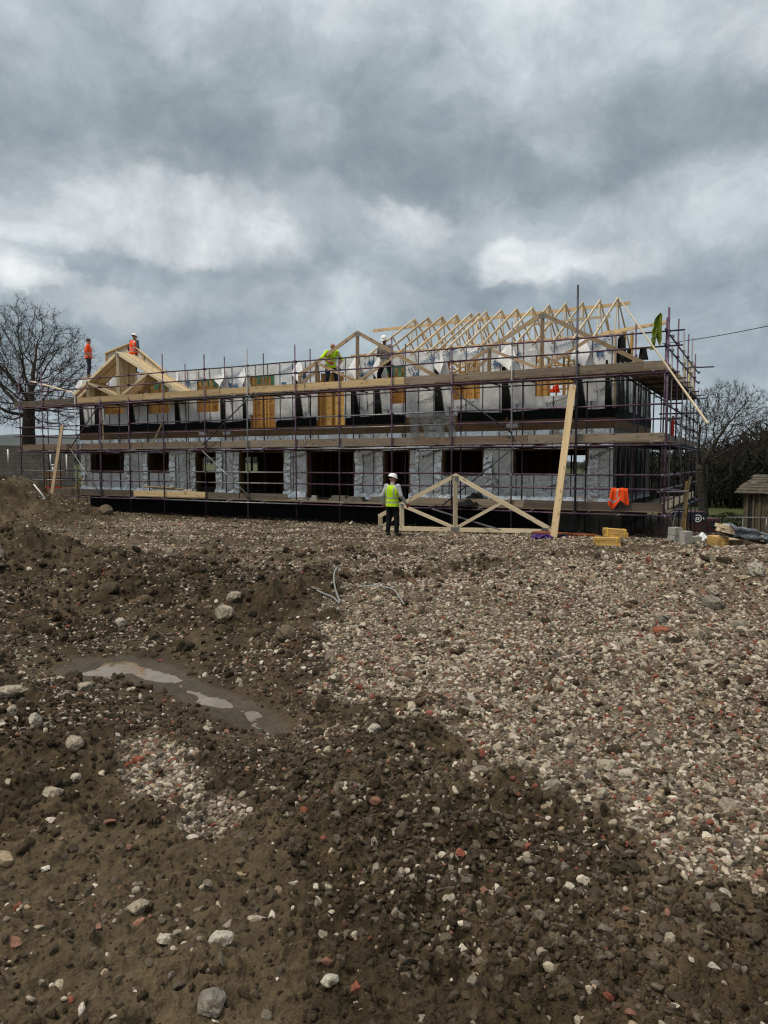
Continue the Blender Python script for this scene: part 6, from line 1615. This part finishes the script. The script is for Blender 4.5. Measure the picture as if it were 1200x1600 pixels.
def scatter():
    rs = np.random.RandomState(12)
    # candidate spots, area-uniform in the wedge seen from here (a little wider)
    def wedge(n, r0, r1, half=50):
        r = np.sqrt(rs.uniform(r0 * r0, r1 * r1, n)); a = np.radians(rs.uniform(-half, half, n)); return np.sin(a) * r, np.cos(a) * r
    pts, rots, scs, tints, idxs = [], [], [], [], []
    PAL = np.array([(.48, .415, .315), (.34, .29, .225), (.22, .186, .145), (.12, .097, .073), (.58, .515, .42), (.66, .59, .49), (.25, .085, .055), (.27, .14, .10), (.38, .29, .19), (.115, .098, .085)])
    PW = np.array([.20, .20, .16, .10, .12, .04, .05, .06, .06, .02]); PW /= PW.sum()
    def add(x, y, size, sink, nproto, base, muddy=0.0):
        z, g, cl, cr, wet = terrain(x, y); n = len(x)
        asp = np.stack([rs.uniform(.75, 1.3, n), rs.uniform(.7, 1.1, n), rs.uniform(.5, .9, n)], 1) * size[:, None] * .5
        c = PAL[rs.choice(len(PAL), n, p=PW)] * rs.uniform(.85, 1.34, (n, 1))
        mm = np.clip(muddy if np.isscalar(muddy) else muddy, 0, 1)
        mm = (rs.random_sample(n) < mm) * rs.uniform(.75, .98, n)
        c = c * (1 - mm[:, None]) + np.array((.072, .055, .035)) * rs.uniform(.55, 1.6, (n, 1)) * mm[:, None]
        pts.append(np.stack([x, y, z + asp[:, 2] * (1 - 2 * sink)], 1)); scs.append(asp)
        rots.append(np.stack([rs.normal(0, .45, n), rs.normal(0, .45, n), rs.uniform(0, 6.28, n)], 1)); tints.append(np.concatenate([c, np.ones((n, 1))], 1)); idxs.append((base + rs.randint(0, nproto, n)).astype(np.int32))
    def blocked(x, y):
        u = (x - ORG.x) * EU.x + (y - ORG.y) * EU.y; v = (x - ORG.x) * EV.x + (y - ORG.y) * EV.y
        return (v > 1.4) & (u > 1.0) & (u < 27)
    # gravel by distance rings: stones 3-9 cm near, larger sampled far off
    for (r0, r1, dens, s0, s1) in ((1.3, 3.0, 2600, .014, .056), (3.0, 6, 2300, .016, .060), (6, 10, 1300, .022, .072), (10, 16, 620, .032, .09), (16, 34, 230, .045, .115)):
        n = int(dens * (r1 * r1 - r0 * r0) * math.radians(50)); x, y = wedge(n, r0, r1); z, g, cl, cr, wet = terrain(x, y, False)
        wp = g * (1 - .7 * wet)
        # loose stones strewn over the mud as well
        stray = .11 + .22 * (fbm(x, y, 1.2, 3, 301) > .60) + .24 * cr * (fbm(x, y, 1.6, 3, 305) > .53) + .50 * (np.hypot(x + 3.0, y - 9.5) < 4.6) * (fbm(x, y, 1.0, 3, 311) > .47) + .45 * (np.hypot(x + 3.0, y - 5.0) < 1.1) * (fbm(x, y, 2.2, 3, 313) > .46)
        crz = np.clip(cr * 1.1, 0, .95) * (1 - wet)
        k = rs.random_sample(n) < np.maximum(np.maximum(wp, crz), stray * (1 - wet)); k &= ~blocked(x, y); k &= poly_sd(x, y, POLY_WATER) < -.02
        x, y, g, crz = x[k], y[k], g[k], crz[k]; s = s0 + (s1 - s0) * rs.random_sample(len(x)) ** 2.6
        add(x, y, s * .92, .40, 10, 0, np.where(g > .5, .07 + .14 * (fbm(x, y, .7, 3, 321) > .56), np.where(crz > .4, .93 - .25 * (fbm(x, y, 1.6, 3, 305) > .55), .58)))
        # bigger lumps
        n2 = int(n * .009); x, y = wedge(n2, r0, r1); z, g, cl, cr, wet = terrain(x, y, False); k = rs.random_sample(n2) < np.clip(g + .18, 0, 1) * (1 - wet); k &= ~blocked(x, y)
        x, y = x[k], y[k]; add(x, y, s1 * rs.uniform(.9, 1.9, len(x)), .45, 10, 0, .45)
    instancer('rubble', [stone_proto(s, 2, 1.0, .22) for s in range(10)], np.concatenate(pts), np.concatenate(rots), np.concatenate(scs), np.concatenate(tints), np.concatenate(idxs))
    # mud clods and crumbs
    pts.clear(); rots.clear(); scs.clear(); tints.clear(); idxs.clear()
    for (r0, r1, dens, s0, s1) in ((1.3, 3.2, 4600, .006, .032), (3.2, 6.5, 1000, .014, .06), (6.5, 11, 200, .03, .11), (11, 17, 80, .05, .18)):
        n = int(dens * (r1 * r1 - r0 * r0) * math.radians(50)); x, y = wedge(n, r0, r1); z, g, cl, cr, wet = terrain(x, y, False)
        p = np.clip((.30 + .35 * cr) * (1 - g) * (1 - .8 * cl) * (1 - .75 * wet) + .05, 0, 1); k = rs.random_sample(n) < p; k &= poly_sd(x, y, POLY_WATER) < -.05
        x, y = x[k], y[k]; s = s0 + (s1 - s0) * rs.random_sample(len(x)) ** 2.8
        z = terrain(x, y)[0]; m_ = len(x)
        asp = np.stack([rs.uniform(.8, 1.3, m_), rs.uniform(.7, 1.2, m_), rs.uniform(.55, 1.0, m_)], 1) * s[:, None] * .55
        base = np.array((.062, .047, .030)) * rs.uniform(.6, 1.45, (m_, 1)); pts.append(np.stack([x, y, z + asp[:, 2] * .08], 1)); scs.append(asp); rots.append(rs.uniform(0, 6.28, (m_, 3))); tints.append(np.concatenate([base, np.ones((m_, 1))], 1)); idxs.append(rs.randint(0, 8, m_).astype(np.int32))
    n = 660; x, y = wedge(n, 1.8, 15); z, g, cl, cr, wet = terrain(x, y, False)
    k = (g < .3) & (wet < .4) & (cl < .5) & (rs.random_sample(n) < .55); x, y = x[k], y[k]; m_ = len(x); z = terrain(x, y)[0]
    s = (.03 + .10 * rs.random_sample(m_) ** 2.2) * np.clip(np.hypot(x, y) / 6, .45, 1.3)
    asp = np.stack([rs.uniform(.8, 1.5, m_), rs.uniform(.7, 1.2, m_), rs.uniform(.45, .85, m_)], 1) * s[:, None]
    pts.append(np.stack([x, y, z + asp[:, 2] * .15], 1)); scs.append(asp); rots.append(np.stack([rs.normal(0, .3, m_), rs.normal(0, .3, m_), rs.uniform(0, 6.28, m_)], 1)); tints.append(np.concatenate([np.array((.058, .044, .028)) * rs.uniform(.7, 1.35, (m_, 1)), np.ones((m_, 1))], 1)); idxs.append(rs.randint(0, 8, m_).astype(np.int32))
    instancer('mud_clods', [stone_proto(100 + s, 3, .5, .95, 2.6) for s in range(8)], np.concatenate(pts), np.concatenate(rots), np.concatenate(scs), np.concatenate(tints), np.concatenate(idxs))
scatter()
